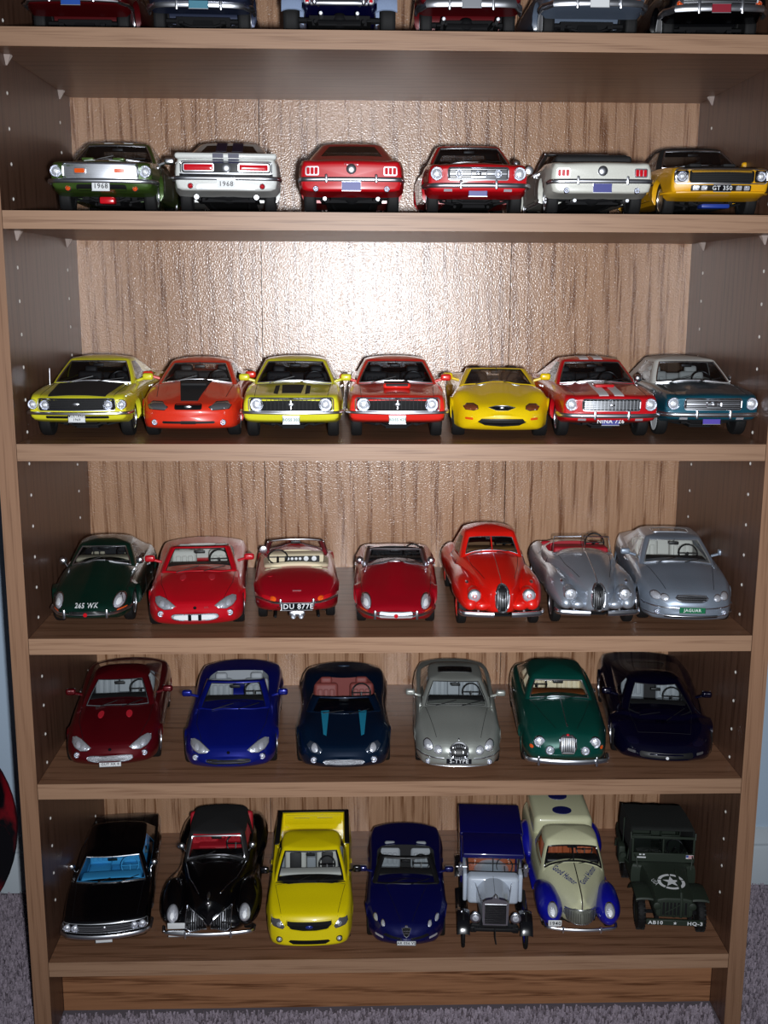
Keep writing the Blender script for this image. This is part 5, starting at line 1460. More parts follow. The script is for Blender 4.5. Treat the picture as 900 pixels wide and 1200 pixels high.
def zephyr():
    L = 4.75
    c = Car('model_car', 'black vintage convertible with closed black top, red interior and twin waterfall grilles', L)
    c.loft([(0, .18), (.1, .30), (.5, .52), (1.2, .66), (1.8, .76), (3.0, .80), (3.9, .70), (L, .3)], [(0, .7), (1, .74), (2, .86), (L, .8)], [(0, .42), (.3, .34), (3.8, .34), (L, .45)],
           [(0, .74), (.15, .84), (.6, .94), (1.5, .98), (3, .98), (4, .86), (L, .6)], [(0, .86), (.12, .98), (.5, 1.08), (1.5, 1.14), (3, 1.10), (4, .94), (L, .62)],
           hole=(1.68, 3.2, [(1.65, .54), (2.1, .62), (3.0, .62), (3.2, .5)]), bow=(.12, .1), rf=.15, rr=.3, crown=.7)
    c.blob([(.05, .70, .56, .24, .24), (.3, .72, .62, .28, .32), (.8, .74, .66, .26, .36), (1.3, .76, .58, .20, .30), (1.9, .78, .48, .10, .18), (2.4, .80, .44, .08, .12)], n=22)
    c.blob([(2.7, .72, .46, .14, .14), (3.1, .72, .58, .24, .30), (3.6, .70, .62, .26, .34), (4.2, .64, .54, .24, .28), (4.6, .56, .46, .2, .2)], n=20)
    c.blob([(.0, .36, .48, .36, .20), (.3, .38, .5, .40, .26), (.9, .4, .5, .4, .3), (1.4, .42, .44, .4, .24)], n=18)
    b = c.extra; b.rbox((0, 2.2, .34), (1.8, 2.6, .07), .03, 2)
    c.finish(P_BLK); c.wheels(.80, 3.6, 1.62, .36, .17, 'steel', white=.3)
    c.greenhouse(1.62, 1.9, 3.1, 3.7, .66, .56, 1.58, roofm=MATTEBLACK, side=((.05, .55),), crown=.08, cr=.16, fb=.10, top=.86, bot=.1, trimm=CHROME, roofname='fabric_top', rear_rows=(.4, .7))
    tr = MB(); rr = c.RR[-1]; tr.tube([(x, y-.02, z-.04) for x, y, z in rr[:13]], .016, 5); c.part('top_piping', tr, REDT)
    c.interior(REDT, tubm=REDT, dashm=GLOSSBLACK, headrest=False, backz=1.38, floor=.6, sw=.62, yseat=2.6, dz=-.05)
    for sx in (1, -1):
        o = c.decal('headlight', ellipse(sx*.70, .70, .11, .145, 22), CHROME, off=.015); c.decal('lens', ellipse(sx*.70, .70, .092, .125, 22), LENS, off=.03, bulge=.035, parent=o); c.decal('bulb', ellipse(sx*.70, .70, .035, .055, 12), BULB, off=.07, parent=o)
        g = [(sx*.04, .40), (sx*.34, .40), (sx*.44, .48), (sx*.44, .76), (sx*.24, .73), (sx*.10, .64), (sx*.04, .54)][::sx]
        o = c.decal('grille', g, GRILLE, off=.03, thick=.08); c.trim('grille_surround', [g], CHROME, r=.012, off=.034, parent=o)
        def ztop(x): return np.interp(x, [.04, .10, .24, .44], [.54, .64, .73, .76])
        bars(c, 'grille_bars', [[(sx*x, .41 if x < .34 else .47), (sx*x, ztop(x)-.01)] for x in np.linspace(.07, .41, 9)], SATIN, r=.005, off=.038, parent=o)
        c.trim('bonnet_strip', [[(sx*.22, .35), (sx*.48, 1.0), (sx*.62, 1.6)]], CHROME, 't', r=.009, close=False)
    b = MB(); z = c.T(0, .12); b.ell((0, .2, z+.05), (.03, .14, .04), 10, 6); b.ell((0, c.Fy(0, .92)-.0, .93), (.05, .03, .04), 10, 6); c.part('bonnet_mascot', b, CHROME)
    c.bumper(.36, .085, out=.05, guards=(.44,), wrap=.15, xw=.82, flat=(-.05, .10))
    c.plate('f', -.62, .34, .32, .13, PLATEW, y=c.Fy(-.62, .36)-.15); b = MB(); b.rbox((-.62, c.Fy(-.62, .5)-.05, .50), (.34, .03, .12), .01, 2); c.part('badge_plate', b, PLATEW)
    c.mirrors(1.85, 1.18, .74, CHROME, round_=True)
    return c
c = zephyr(); c.place(-0.1976, .022, Z6, 0.9); CARS['zephyr'] = c

def pickup():
    L = 4.85
    c = Car('model_pickup_truck', 'bright yellow pickup truck with black oval grille and open cargo bed', L, cat='model truck')
    c.loft([(0, .76), (.15, .88), (.5, .95), (1.2, .97), (3, .97), (4.4, .97), (L, .95)], [(0, .90), (1, .93), (L, .96)], [(0, .26), (.3, .22), (4.4, .3), (L, .42)],
           [(0, .82), (.15, .94), (.7, 1.03), (1.3, 1.08), (3, 1.10), (L, 1.10)], [(0, .86), (.15, 1.0), (.7, 1.10), (1.3, 1.17), (2, 1.16), (3, 1.12), (L, 1.12)],
           hole=(1.55, 4.75, [(1.5, .66), (1.9, .78), (4.7, .82)]), arches=((.90, .42, .36), (3.85, .42, .36)), bow=(.16, .02), rf=.12, rr=.03, flare=.02)
    c.finish(P_TRK); c.wheels(.90, 3.85, 1.84, .37, .26, 'spoke')
    c.greenhouse(1.32, 1.98, 2.80, 3.0, .84, .66, 1.68, side=((.06, .8),), crown=.05, cr=.18, fb=.14, trimm=BLACK, trimr=.02, top=.90, rb=.02)
    # cabin + bed liners
    sv = c.loop; 
    hw = .78
    b = MB(); 
    def tub(x, y0, y1, z0, z1, t=.02):
        m_ = MB(); m_.box((0, (y0+y1)/2, z0), (2*x, y1-y0, t))
        for sx in (-1, 1): m_.box((sx*x, (y0+y1)/2, (z0+z1)/2), (t, y1-y0, z1-z0))
        for y in (y0, y1): m_.box((0, y, (z0+z1)/2), (2*x, t, z1-z0))
        return m_
    c.part('interior_tub', tub(.76, 1.6, 2.98, .5, 1.10), GREY)
    hold = c.hole; 
    b = MB(); b.rbox((0, 1.72, 1.08), (1.5, .3, .2), .06, 3); c.part('dashboard', b, LGREY)
    for sx in (-.38, .38):
        q_ = MB(); R = Matrix.Rotation(math.radians(-12), 3, 'X'); q_.rbox((sx, 2.25, .72), (.52, .5, .2), .07, 3); q_.rbox((sx, 2.5, 1.0), (.52, .14, .62), .07, 3, R)
        o = c.part('seat', q_, LGREY); k_ = MB(); k_.rbox((sx, 2.415, .98), (.28, .05, .5), .03, 2, R); c.part('seat_insert', k_, DARK, o)
        k_ = MB(); k_.rbox((sx, 2.56, 1.36), (.28, .1, .14), .05, 3, R); c.part('headrest', k_, LGREY, o)
    q_ = MB(); q_.rbox((0, 2.4, .95), (.22, .3, .5), .04, 2); c.part('centre_console', q_, GREY)
    st = MB(); cc = Vector((.38, 2.0, 1.16)); rot = Matrix.Rotation(math.radians(58), 3, 'X')
    st.tube([cc+rot @ Vector((.19*math.cos(a), .19*math.sin(a), 0)) for a in np.linspace(0, 2*PI, 19)[:-1]], .02, 6, closed=True)
    for a in (0, PI, -PI/2): st.tube([cc, cc+rot @ Vector((.19*math.cos(a), .19*math.sin(a), 0))], .02, 4)
    c.part('steering_wheel', st, BLACK)
    b = MB(); b.box((0, 3.04, .86), (1.62, .04, .6)); b.box((0, 3.02, 1.115), (1.7, .12, .02)); c.part('cab_rear_wall', b, P_TRK)
    c.part('bed', tub(.79, 3.08, 4.74, .62, 1.10), P_TRK)
    b = MB(); 
    for sx in (-1, 1): b.rbox((sx*.86, 3.92, 1.125), (.12, 1.72, .03), .012, 2)
    b.rbox((0, 4.80, 1.125), (1.84, .09, .03), .012, 2); c.part('bed_rail_cap', b, BLACK)
    b = MB(); b.rbox((0, 4.70, .94), (1.46, .03, .26), .01, 2); o = c.part('tailgate_inner', b, P_TRK); b = MB(); b.tube([(-.5, 4.68, 1.0), (-.1, 4.68, 1.0)], .01, 4); b.tube([(.1, 4.68, 1.0), (.5, 4.68, 1.0)], .01, 4); c.part('tailgate_strip', b, CHROME, o)
    c.decal('cowl_panel', [(-.80, 1.30), (-.5, 1.16), (.5, 1.16), (.80, 1.30), (.80, 1.54), (-.80, 1.54)], BLACK, 't', off=.006, thick=.01)
    p = [(.54, .76), (.58, .70), (.80, .72), (.86, .78), (.84, .88), (.66, .90)]
    for sx in (1, -1):
        q_ = p if sx > 0 else mir(p)
        o = c.decal('headlight', q_, mat('smoked_clear', s2l(120, 120, 124), .2, .5, 1), off=.012, bulge=.02); c.decal('bulb', ellipse(sx*.67, .80, .05, .05, 14), REFLECT, off=.035, bulge=.01, parent=o)
    g = [(-.49, .885), (-.51, .79), (-.40, .685), (-.15, .655), (.15, .655), (.40, .685), (.51, .79), (.49, .885)]
    c.decal('grille', g, GRILLE, off=.006); c.trim('grille_surround', [g], P_TRK, r=.022, off=.012); bars(c, 'grille_bars', [[(-.44, z), (.44, z)] for z in (.73, .78, .83)], BLACK, r=.008)
    b = MB(); b.ell((0, c.Fy(0, .77)-.03, .775), (.085, .018, .042), 16, 8); c.part('oval_badge', b, mat('badge_blue', s2l(30, 50, 140), .25, .2, .8))
    m_ = [(-.46, .40), (-.42, .44), (.42, .44), (.46, .40), (.36, .345), (-.36, .345)]
    c.decal('lower_intake', m_, GRILLE, off=.006)
    c.lamp(.66, .44, .055, name='fog_light', ring=BLACK, dep=.05)
    for sx in (1, -1):
        b = MB(); b.tube([(sx*.90, 1.75, 1.12), (sx*1.0, 1.74, 1.15)], .03, 6); b.rbox((sx*1.08, 1.74, 1.18), (.2, .1, .17), .05, 3); c.part('wing_mirror', b, GLOSSBLACK)
    c.seams([[(-.62, .15), (-.80, 1.2), (.80, 1.2), (.62, .15)]]); c.sideline(1.6, 2.6, handle=True, m=P_TRK)
    return c
c = pickup(); c.place(-0.0879, .002, Z6, 0.7, k=.87); CARS['f150'] = c

def alfa():
    L = 4.3
    c = Car('model_car', 'deep blue open roadster with four tiny headlights and long number plate', L)
    c.loft([(0, .48), (.15, .68), (.5, .84), (1.0, .90), (2.4, .88), (3.4, .90), (4.0, .84), (L, .66)], [(0, .84), (1, .90), (L, .92)], [(0, .26), (.2, .18), (3.9, .22), (L, .34)],
           [(0, .54), (.2, .62), (.8, .76), (1.4, .84), (3, .92), (3.9, .96), (L, .84)], [(0, .58), (.2, .68), (.8, .84), (1.5, .96), (2.4, .98), (3.2, 1.02), (4.0, 1.02), (L, .88)],
           hole=(1.7, 2.95, [(1.6, .58), (2.0, .68), (2.8, .66), (2.95, .56)]), arches=((.88, .37, .32), (3.42, .37, .32)), bow=(.40, .16), rf=.16, rr=.16, flare=.01, bump=lambda x, y: .03*math.exp(-(x/(.12+.3*y/1.5))**4)*(y < 1.5))
    c.finish(P_BLU); c.wheels(.88, 3.42, 1.70, .32, .22, 'spoke')
    c.greenhouse(1.45, 2.1, 3.0, 3.6, .74, .57, 1.27, conv=True, roofm=BLACK, trimm=BLACK, glass=GLASS, cr=.2, fb=.2, trimr=.012)
    c.interior(GREY, rear=False, backz=.86, tubm=DARK); c.mirrors(1.8, 1.0, .88)
    for sx in (-1, 1):
        for (a, z, r) in ((.50, .625, .038), (.66, .655, .042)): 
            o = c.decal('headlight', ellipse(sx*a, z, r+.008, r+.008, 16), CHROME, off=.006); c.decal('lens', ellipse(sx*a, z, r, r, 16), LENS, off=.014, bulge=.02, parent=o)
    g = [(-.095, .62), (0, .64), (.095, .62), (.05, .50), (0, .45), (-.05, .50)]
    c.decal('grille', g, GRILLE, off=.01); c.trim('grille_surround', [g], SATIN, r=.010, off=.012); bars(c, 'grille_bars', [[(-.07, .58), (.07, .58)], [(-.055, .54), (.055, .54)]], CHROME, r=.007)
    b = MB(); b.lathe([(.035, 0), (.03, .012), (0, .016)], (0, c.Fy(0, .65)-.01, .65), 'y', 14, -1); c.part('emblem', b, CHROME)
    c.decal('air_intake', [(-.5, .42), (-.44, .48), (-.1, .43), (-.1, .38)], BLACK, off=.004, both=True)
    for o in c.decal('turn_signal', rrect(.58, .36, .09, .022, .015), LENS, off=.01, both=True): pass
    c.plate('f', 0, .33, .40, .10, PLATEW, 'AR 056 VS', BLACK, th=.06)
    b = MB()
    c.seams([[(-.12, .2), (-.50, 1.42)], [(.12, .2), (.50, 1.42)]]); c.sideline(1.65, 2.8, handle=True, m=P_BLU)
    return c
c = alfa(); c.place(0.0158, .003, Z6, -2.3, k=.91); CARS['alfa'] = c

def ttruck():
    L = 3.9
    c = Car('model_delivery_truck', 'vintage white and navy blue delivery truck with tall spoked wheels and lamp brackets', L, cat='model truck')
    # hood
    c.loft([(0, .30), (.3, .33), (.9, .40), (1.15, .46)], .92, .72, [(0, 1.16), (1.15, 1.16)], [(0, 1.36), (1.15, 1.36)], bow=(0, 0), rf=.03, rr=.03, crown=.8)
    c.L = L; c.extra.rbox((0, 1.3, 1.02), (1.26, .40, .72), .10, 3)
    for sx in (-1, 1): c.extra.rbox((sx*.68, 1.72, 1.0), (.10, .86, .74), .04, 2)
    c.extra.rbox((0, 1.75, .75), (1.4, .8, .08), .03, 2)
    # move hood back
    c.main.v = [(x, y+.12, z) for x, y, z in c.main.v]
    c.finish(P_TWHITE)
    b = MB(); b.rbox((0, 3.0, 1.25), (1.56, 1.75, 1.22), .05, 2); c.part('cargo_box', b, P_NAVY)
    b = MB(); b.rbox((0, 1.80, 1.92), (1.50, 1.10, .10), .045, 3); b.rbox((0, 3.05, 1.93), (1.60, 1.6, .10), .045, 3)
    for x in (-.5, 0, .5): pass
    b.rbox((0, 1.25, 1.90), (1.5, .10, .14), .04, 3); c.part('roof', b, P_NAVY)
    b = MB()
    for sx in (-1, 1): b.tube([(sx*.60, 1.40, 1.32), (sx*.64, 1.34, 1.86)], .02, 5); c.part('roof_post', MB().tube([(sx*.72, 2.2, 1.3), (sx*.72, 2.2, 1.87)], .025, 5), BLACK)
    b.tube([(-.60, 1.40, 1.38), (.60, 1.40, 1.38)], .018, 5); b.tube([(-.62, 1.37, 1.62), (.62, 1.37, 1.62)], .012, 5); b.tube([(0, 1.40, 1.38), (0, 1.35, 1.84)], .012, 5); c.part('windshield_frame', b, BLACK)
    b = MB(); b.box((0, 1.37, 1.61), (1.2, .006, .46), Matrix.Rotation(math.radians(9), 3, 'X')); c.part('windshield', b, GLASS)
    b = MB(); b.rbox((0, 2.2, 1.0), (1.2, .45, .2), .06, 3); b.rbox((0, 2.08, 1.3), (1.2, .08, .6), .04, 3); c.part('seat', b, ORT)
    b = MB(); b.tube([Vector((.3, 1.62, 1.42))+Matrix.Rotation(math.radians(50), 3, 'X') @ Vector((.2*math.cos(a), .2*math.sin(a), 0)) for a in np.linspace(0, 2*PI, 19)[:-1]], .014, 5, closed=True); b.tube([(.3, 1.62, 1.42), (.3, 1.4, 1.2)], .015, 5); c.part('steering_wheel', b, BLACK)
    # radiator
    b = MB(); poly = [(-.29, .76), (.29, .76), (.31, 1.10), (.31, 1.34), (.22, 1.40), (.08, 1.43), (.04, 1.47), (-.04, 1.47), (-.08, 1.43), (-.22, 1.40), (-.31, 1.34), (-.31, 1.10)]
    n = len(poly); b.add([(x, .06, z) for x, z in poly]+[(x, .16, z) for x, z in poly], [tuple(range(n)), tuple(range(2*n-1, n-1, -1))]+[(i, (i+1) % n, n+(i+1) % n, n+i) for i in range(n)])
    b.lathe([(.04, 0), (.045, .03), (.02, .06), (0, .07)], (0, .11, 1.47), 'z', 12); o = c.part('radiator_shell', b, CHROME, angle=30)
    b = MB(); b.box((0, .054, 1.05), (.50, .02, .50))
    for z in np.linspace(.82, 1.28, 11): b.box((0, .045, z), (.50, .012, .012))
    c.part('radiator_core', b, GLOSSBLACK, o)
    for sx in (-1, 1):
        b = MB(); b.lathe([(.0, .16), (.07, .14), (.11, .04), (.125, .0), (.125, -.02), (.11, -.03)], (sx*.47, -.02, 1.0), 'y', 22); o = c.part('headlight', b, CHROME)
        b = MB(); b.lathe([(.108, -.02), (.06, -.035), (0, -.04)], (sx*.47, -.02, 1.0), 'y', 20); c.part('lens', b, LENS, o); b = MB(); b.lathe([(.035, -.03), (0, -.06)], (sx*.47, -.02, 1.0), 'y', 10); c.part('bulb', b, REFLECT, o)
        b = MB(); b.tube([(sx*.46, .05, .88), (sx*.4, .2, .72)], .02, 5); c.part('lamp_bracket', b, BLACK, o)
        b = MB(); b.lathe([(0, .10), (.05, .08), (.06, -.04), (.065, -.06), (0, -.065)], (sx*.80, 1.30, 1.52), 'y', 14); b.tube([(sx*.64, 1.36, 1.52), (sx*.9, 1.36, 1.52)], .014, 5); b.lathe([(.05, 0), (.05, .07), (.02, .1), (0, .11)], (sx*.80, 1.34, 1.56), 'z', 10); b.box((sx*.80, 1.32, 1.38), (.08, .08, .1)); c.part('side_lamp', b, CHROME)
    # wings
    for y0, nm in ((.42, 'front_wing'), (3.05, 'rear_wing')):
        R = .48
        path = [(y0+R*math.cos(a)*-1, .40+R*math.sin(a), 1) for a in np.linspace(.35, 2.55, 12)]
        if nm == 'front_wing': path += [(y0+.75, .50, 1), (y0+1.0, .40, 1), (y0+1.9, .40, 1)]
        [(lambda m_: (c.fender(path, .15, .025, .03, cx=sx*.74, mb=m_, mirror=False), c.part(nm, m_, GLOSSBLACK)))(MB()) for sx in (-1, 1)]
    tire = MB(); R = .40; tire.tube([(0, R*math.cos(a), R*math.sin(a)) for a in np.linspace(0, 2*PI, 37)[:-1]], .045, 8, closed=True); tm = tire.mesh('wheel', RUBBER)
    rb = MB(); rb.tube([(0, .34*math.cos(a), .34*math.sin(a)) for a in np.linspace(0, 2*PI, 37)[:-1]], .02, 6, closed=True)
    for k in range(12):
        a = 2*PI*k/12; rb.tube([(0, .05*math.cos(a), .05*math.sin(a)), (0, .34*math.cos(a), .34*math.sin(a))], .014, 4)
    rb.lathe([(.07, -.05), (.07, .05), (.035, .06), (.03, .12), (0, .13)], (0, 0, 0), 'x', 12); rme = rb.mesh('spoked_rim', P_VBLUE)
    for (y0, tw) in ((.42, .74), (3.05, .74)):
        for sx in (-1, 1):
            o = link('wheel', tm, c.root, (sx*tw*S, (y0-L/2)*S, .445*S), (0, 0, 0 if sx > 0 else PI)); link('spoked_rim', rme, o)
    b = MB(); b.tube([(-.7, .42, .44), (.7, .42, .44)], .03, 6); b.tube([(-.7, 3.05, .44), (.7, 3.05, .44)], .035, 6); b.rbox((0, .36, .56), (1.1, .08, .10), .02, 2); b.rbox((0, .10, .62), (1.0, .06, .09), .02, 2)
    for sx in (-1, 1): b.box((sx*.32, 2.0, .62), (.08, 3.7, .10)); b.rbox((sx*.5, .34, .50), (.16, .14, .16), .03, 2)
    b.tube([(0, .05, .7), (0, -.02, .5), (.03, -.06, .34)], .016, 5); b.box((0, .9, .62), (.5, 1.0, .2)); c.part('chassis', b, BLACK)
    b = MB(); b.tube([(-.32, .3, 1.2), (-.45, 1.15, 1.26)], .012, 4); b.tube([(.32, .3, 1.2), (.45, 1.15, 1.26)], .012, 4); c.part('bonnet_hinge', b, SATIN)
    c.seams([[(0, .2), (0, 1.2)]]); 
    return c
c = ttruck(); c.place(0.1109, .002, Z6, -4.1, k=.82); CARS['tmodel'] = c

def icecream():
    L = 4.75
    c = Car('model_delivery_truck', 'cream vintage vending truck with bright blue wings and script on its bonnet', L, cat='model truck')
    c.loft([(0, .10), (.1, .22), (.5, .44), (1.2, .68), (1.6, .80), (2.6, .84), (3.0, .82)], [(0, .6), (.8, .74), (2, .9), (3, .9)], [(0, .44), (.4, .36), (3.0, .34)],
           [(0, .76), (.15, .88), (.6, .98), (1.4, 1.06), (3.0, 1.08)], [(0, .92), (.12, 1.04), (.5, 1.14), (1.5, 1.24), (3.0, 1.16)],
           hole=(1.50, 2.6, [(1.45, .58), (1.9, .70), (2.6, .68)]), bow=(.10, 0), rf=.12, rr=.03, crown=.7)
    c.extra.rbox((0, 3.85, 1.02), (1.46, 1.75, 1.04), .16, 4)
    c.L = L
    c.finish(P_VCREAM)
    tm_, te = c.main, c.extra; c.main, c.extra = MB(), MB(); sf = c.full; sb = c.bvh
    c.blob([(.02, .64, .56, .22, .26), (.3, .65, .60, .29, .34), (.8, .68, .62, .27, .36), (1.3, .72, .54, .20, .28), (1.8, .78, .44, .10, .12)], n=22)
    c.blob([(3.0, .82, .50, .12, .12), (3.3, .84, .58, .2, .28), (3.8, .84, .62, .22, .34), (4.3, .76, .56, .2, .28), (4.6, .74, .48, .14, .14)], n=20)
    c.extra.rbox((.80, 2.35, .40), (.24, 1.5, .06), .02, 2); c.extra.rbox((-.80, 2.35, .40), (.24, 1.5, .06), .02, 2)
    fe = c.extra; c.part('wings', fe, P_VBLUE)
    n0 = len(tm_.v); n1 = n0+len(te.v)
    fall = sf+[tuple(i+n1 for i in f) for f in fe.f]
    fall = [f for f in sf]+[tuple(i+len(tm_.v)+len(te.v) for i in f) for f in fe.f]
    vsall = tm_.v+te.v+fe.v
    c.bvh = BVHTree.FromPolygons([Vector(v) for v in vsall], fall)
    c.wheels(.78, 3.8, 1.60, .36, .17, 'steel', rimm=P_VCREAM, white=.3)
    c.bvh, full2 = sb, c.bvh
    c.greenhouse(1.40, 1.72, 2.5, 2.85, .74, .60, 1.72, side=((.05, .8),), crown=.12, cr=.16, fb=.08, top=.80, bot=.10, trimm=GLOSSBLACK, trimr=.022, rb=.04, rear_rows=(.3, .7), liner=ORT)
    b = MB(); f0 = c.RR[1][6]; f1 = c.RR[7][6]; b.tube([(f0[0], f0[1]-.01, f0[2]), (f1[0], f1[1]-.01, f1[2])], .018, 5); c.part('windshield_post', b, BLACK)
    c.interior(ORT, rear=False, tubm=ORT, dashm=BLACK, headrest=False, backz=1.25, floor=.6, yseat=2.2, sw=.58)
    c.decal('cowl_vent', rrect(0, 1.40, .24, .03, .02), BLACK, 't', off=.008)
    blue = mat('script_blue', s2l(30, 44, 120), .5)
    c.text('Good Humor', 't', -.27, .92, .13, blue, rot=math.radians(-62), bold=.03, off=.008, wide=.8); c.text('Good Humor', 't', .27, .92, .13, blue, rot=math.radians(62), bold=.03, off=.008, wide=.8)
    c.trim('bonnet_strip', [[(0, .1), (0, 1.3)]], GLOSSBLACK, 't', r=.012, close=False)
    b = MB(); b.tube([(0, c.Fy(0, .95)-.03, .80), (0, -.0, .96), (0, .12, c.T(0, .14)+.02), (0, .5, c.T(0, .5)+.01)], .016, 6); c.part('bonnet_mascot', b, CHROME)
    for y in (3.35, 4.15): c.decal('box_lid', ellipse(0, y, .24, .20, 20), mat('lid_dark_blue', s2l(26, 30, 90), .4), 't', off=.02, thick=.02)
    c.bvh = full2
    g = [(-.06, .44), (.06, .44), (.30, .48), (.36, .58), (.34, .72), (.14, .80), (-.14, .80), (-.34, .72), (-.36, .58), (-.30, .48)]
    c.decal('grille', g, mat('grille_grey', s2l(150, 152, 140), .4, .6), off=.04, bulge=.03, thick=.1); c.trim('grille_surround', [g], CHROME, r=.014, off=.045)
    bars(c, 'grille_bars', [[(sx*x, .50-.03*(1-x/.3)), (sx*x, .74)] for sx in (-1, 1) for x in np.linspace(.04, .28, 6)], GLOSSBLACK, r=.005, off=.075)
    for sx in (1, -1):
        o = c.decal('headlight', ellipse(sx*.64, .74, .115, .145, 22), CHROME, off=.015); c.decal('lens', ellipse(sx*.64, .74, .098, .128, 22), LENS, off=.03, bulge=.035, parent=o); c.decal('bulb', ellipse(sx*.64, .74, .04, .055, 12), BULB, off=.07, parent=o)
    c.bumper(.37, .08, out=.04, guards=(.42,), wrap=.15, xw=.74, flat=(-.07, .10))
    b = MB(); y = c.Fy(-.60, .5)-.06; b.rbox((-.60, y, .50), (.30, .02, .15), .01, 1); o = c.part('license_plate', b, PLATEW); c.text('1940', 'f', -.60, .50, .09, PLATEDK, parent=o, plane=y-.013, bold=.02)
    return c
c = icecream(); c.place(0.2087, .024, Z6, -2.4, k=.88); CARS['humor'] = c

def jeep():
    L = 3.7
    c = Car('model_military_truck', 'olive drab military truck with white star on its hood and folded canvas behind', L, cat='model truck')
    c.loft([(0, .40), (.1, .42), (.7, .46), (1.35, .54), (1.4, .74), (3.4, .76), (3.5, .76)], [(0, .92), (3.5, .97)], [(0, .56), (1.3, .52), (3.5, .52)],
           [(0, .98), (1.35, 1.05), (1.4, 1.05), (1.6, 1.0), (2.2, .86), (3.5, .92)], [(0, 1.02), (1.35, 1.10), (1.5, 1.08), (2.2, .9), (3.5, .94)],
           hole=(1.55, 3.4, [(1.5, .64), (3.4, .66)]), bow=(0, 0), rf=.03, rr=.03, crown=.95)
    c.L = L; c.finish(OLIVE)
    sb = c.bvh
    for y0, nm in ((.52, 'front_wing'), (2.75, 'rear_wing')):
        if nm == 'front_wing': path = [(.22, .84, 1), (.24, .875, 1), (.32, .885, 1), (.7, .89, 1), (.95, .86, 1), (1.2, .66, 1), (1.35, .50, 1)]
        else: path = [(2.35, .55, 1), (2.45, .82, 1), (2.6, .86, 1), (2.95, .86, 1), (3.1, .82, 1), (3.15, .6, 1)]
        [(lambda m_: (c.fender(path, .20 if nm == 'front_wing' else .09, .02, .03, cx=sx*(.60 if nm == 'front_wing' else .76), mb=m_, mirror=False), c.part(nm, m_, OLIVE)))(MB()) for sx in (-1, 1)]
    t = MB(); r = .385; h = .085
    t.lathe([(.24, -h*.8), (.25, -h), (r*.9, -h), (r*.97, -h*.8), (r, -h*.4), (r, h*.4), (r*.97, h*.8), (r*.9, h), (.25, h), (.24, h*.8)], (0, 0, 0), 'x', 32)
    for k in range(28):
        a = 2*PI*k/28
        for sx in (-1, 1): t.box((sx*h*.55, r*math.cos(a), r*math.sin(a)), (h*.8, .03, .03), Matrix.Rotation(a, 3, 'X'))
    tm = t.mesh('wheel', RUBBER); q_ = MB(); q_.lathe([(.24, h*.8), (.22, h*.2), (.12, h*.1), (.10, h*.6), (.05, h*.9), (0, h*.9)], (0, 0, 0), 'x', 20); rm = q_.mesh('rim', OLIVE)
    for y0 in (.52, 2.75):
        for sx in (-1, 1):
            o = link('wheel', tm, c.root, (sx*.66*S, (y0-L/2)*S, r*S), (0, 0, 0 if sx > 0 else PI)); link('rim', rm, o)
    b = MB(); b.tube([(-.6, .52, .385), (.6, .52, .385)], .045, 6); b.tube([(-.6, 2.75, .385), (.6, 2.75, .385)], .045, 6)
    for sx in (-1, 1): b.box((sx*.36, 1.7, .52), (.08, 3.3, .10)); b.box((sx*.36, .5, .46), (.05, .8, .04))
    b.ell((.1, .52, .385), (.12, .12, .12), 10, 6); b.box((0, 1.5, .46), (.4, .8, .16)); c.part('chassis', b, UNDER)
    # slotted grille, bars proud of the dark openings
    c.decal('grille_opening', rect(-.30, .30, .62, .92), BLACK, off=.004)
    b = MB()
    for x in np.linspace(-.28, .28, 8): b.rbox((x, -.02, .77), (.036, .03, .34), .012, 1)
    c.part('grille_bars', b, OLIVE, kind='stuff')
    for sx in (-1, 1):
        b = MB(); b.lathe([(.085, .03), (.085, -.02), (.07, -.03)], (sx*.38, -.01, .84), 'y', 16); o = c.part('headlight', b, OLIVE); b = MB(); b.lathe([(.07, -.02), (0, -.03)], (sx*.38, -.01, .84), 'y', 16); c.part('lens', b, mat('dull_lens', (.1, .11, .11), .3), o)
        b = MB(); b.tube([(sx*.60, 1.30, 1.0), (sx*.64, 1.36, 1.22), (sx*.66, 1.5, 1.24), (sx*.74, 1.8, 1.22), (sx*.76, 1.82, .95)], .018, 5); c.part('grab_rail', b, OLIVE)
        q_ = MB(); q_.rbox((sx*.34, 2.15, .80), (.46, .45, .1), .03, 2); q_.rbox((sx*.34, 2.40, 1.08), (.46, .08, .42), .03, 2); q_.tube([(sx*.34-.22, 2.43, .8), (sx*.34-.22, 2.46, 1.36), (sx*.34+.22, 2.46, 1.36), (sx*.34+.22, 2.43, .8)], .02, 5); c.part('seat', q_, OLIVE)
    b = MB(); b.rbox((0, -.09, .50), (1.24, .07, .13), .015, 1); bp = c.part('bumper', b, OLIVE)
    c.text('AB10', 'f', -.42, .50, .085, WHITE, parent=bp, plane=-.129, bold=.03, wide=1.15); c.text('HQ-3', 'f', .43, .50, .085, WHITE, parent=bp, plane=-.129, bold=.03, wide=1.15)
    def star(cx, cy, r0, r1, n=5): return [(cx+(r0 if k % 2 == 0 else r1)*math.sin(PI*k/n), cy+(r0 if k % 2 == 0 else r1)*math.cos(PI*k/n)) for k in range(2*n)]
    b = MB(); p = star(0, .50, .042, .018); b.add([(x, -.129, z) for x, z in p]+[(0, -.129, .5)], [(i, (i+1) % 10, 10) for i in range(10)]); c.part('bumper_star', b, WHITE, bp)
    # star & broken ring on the hood
    def fan(p, cx, cy):
        m_ = MB(); m_.add([(x, y, c.T(x, y)+.006) for x, y in p]+[(cx, cy, c.T(cx, cy)+.006)], [(i, (i+1) % len(p), len(p)) for i in range(len(p))]); return m_
    c.part('hood_star', fan(star(.03, .62, .20, .08), .03, .62), WHITE)
    b = MB()
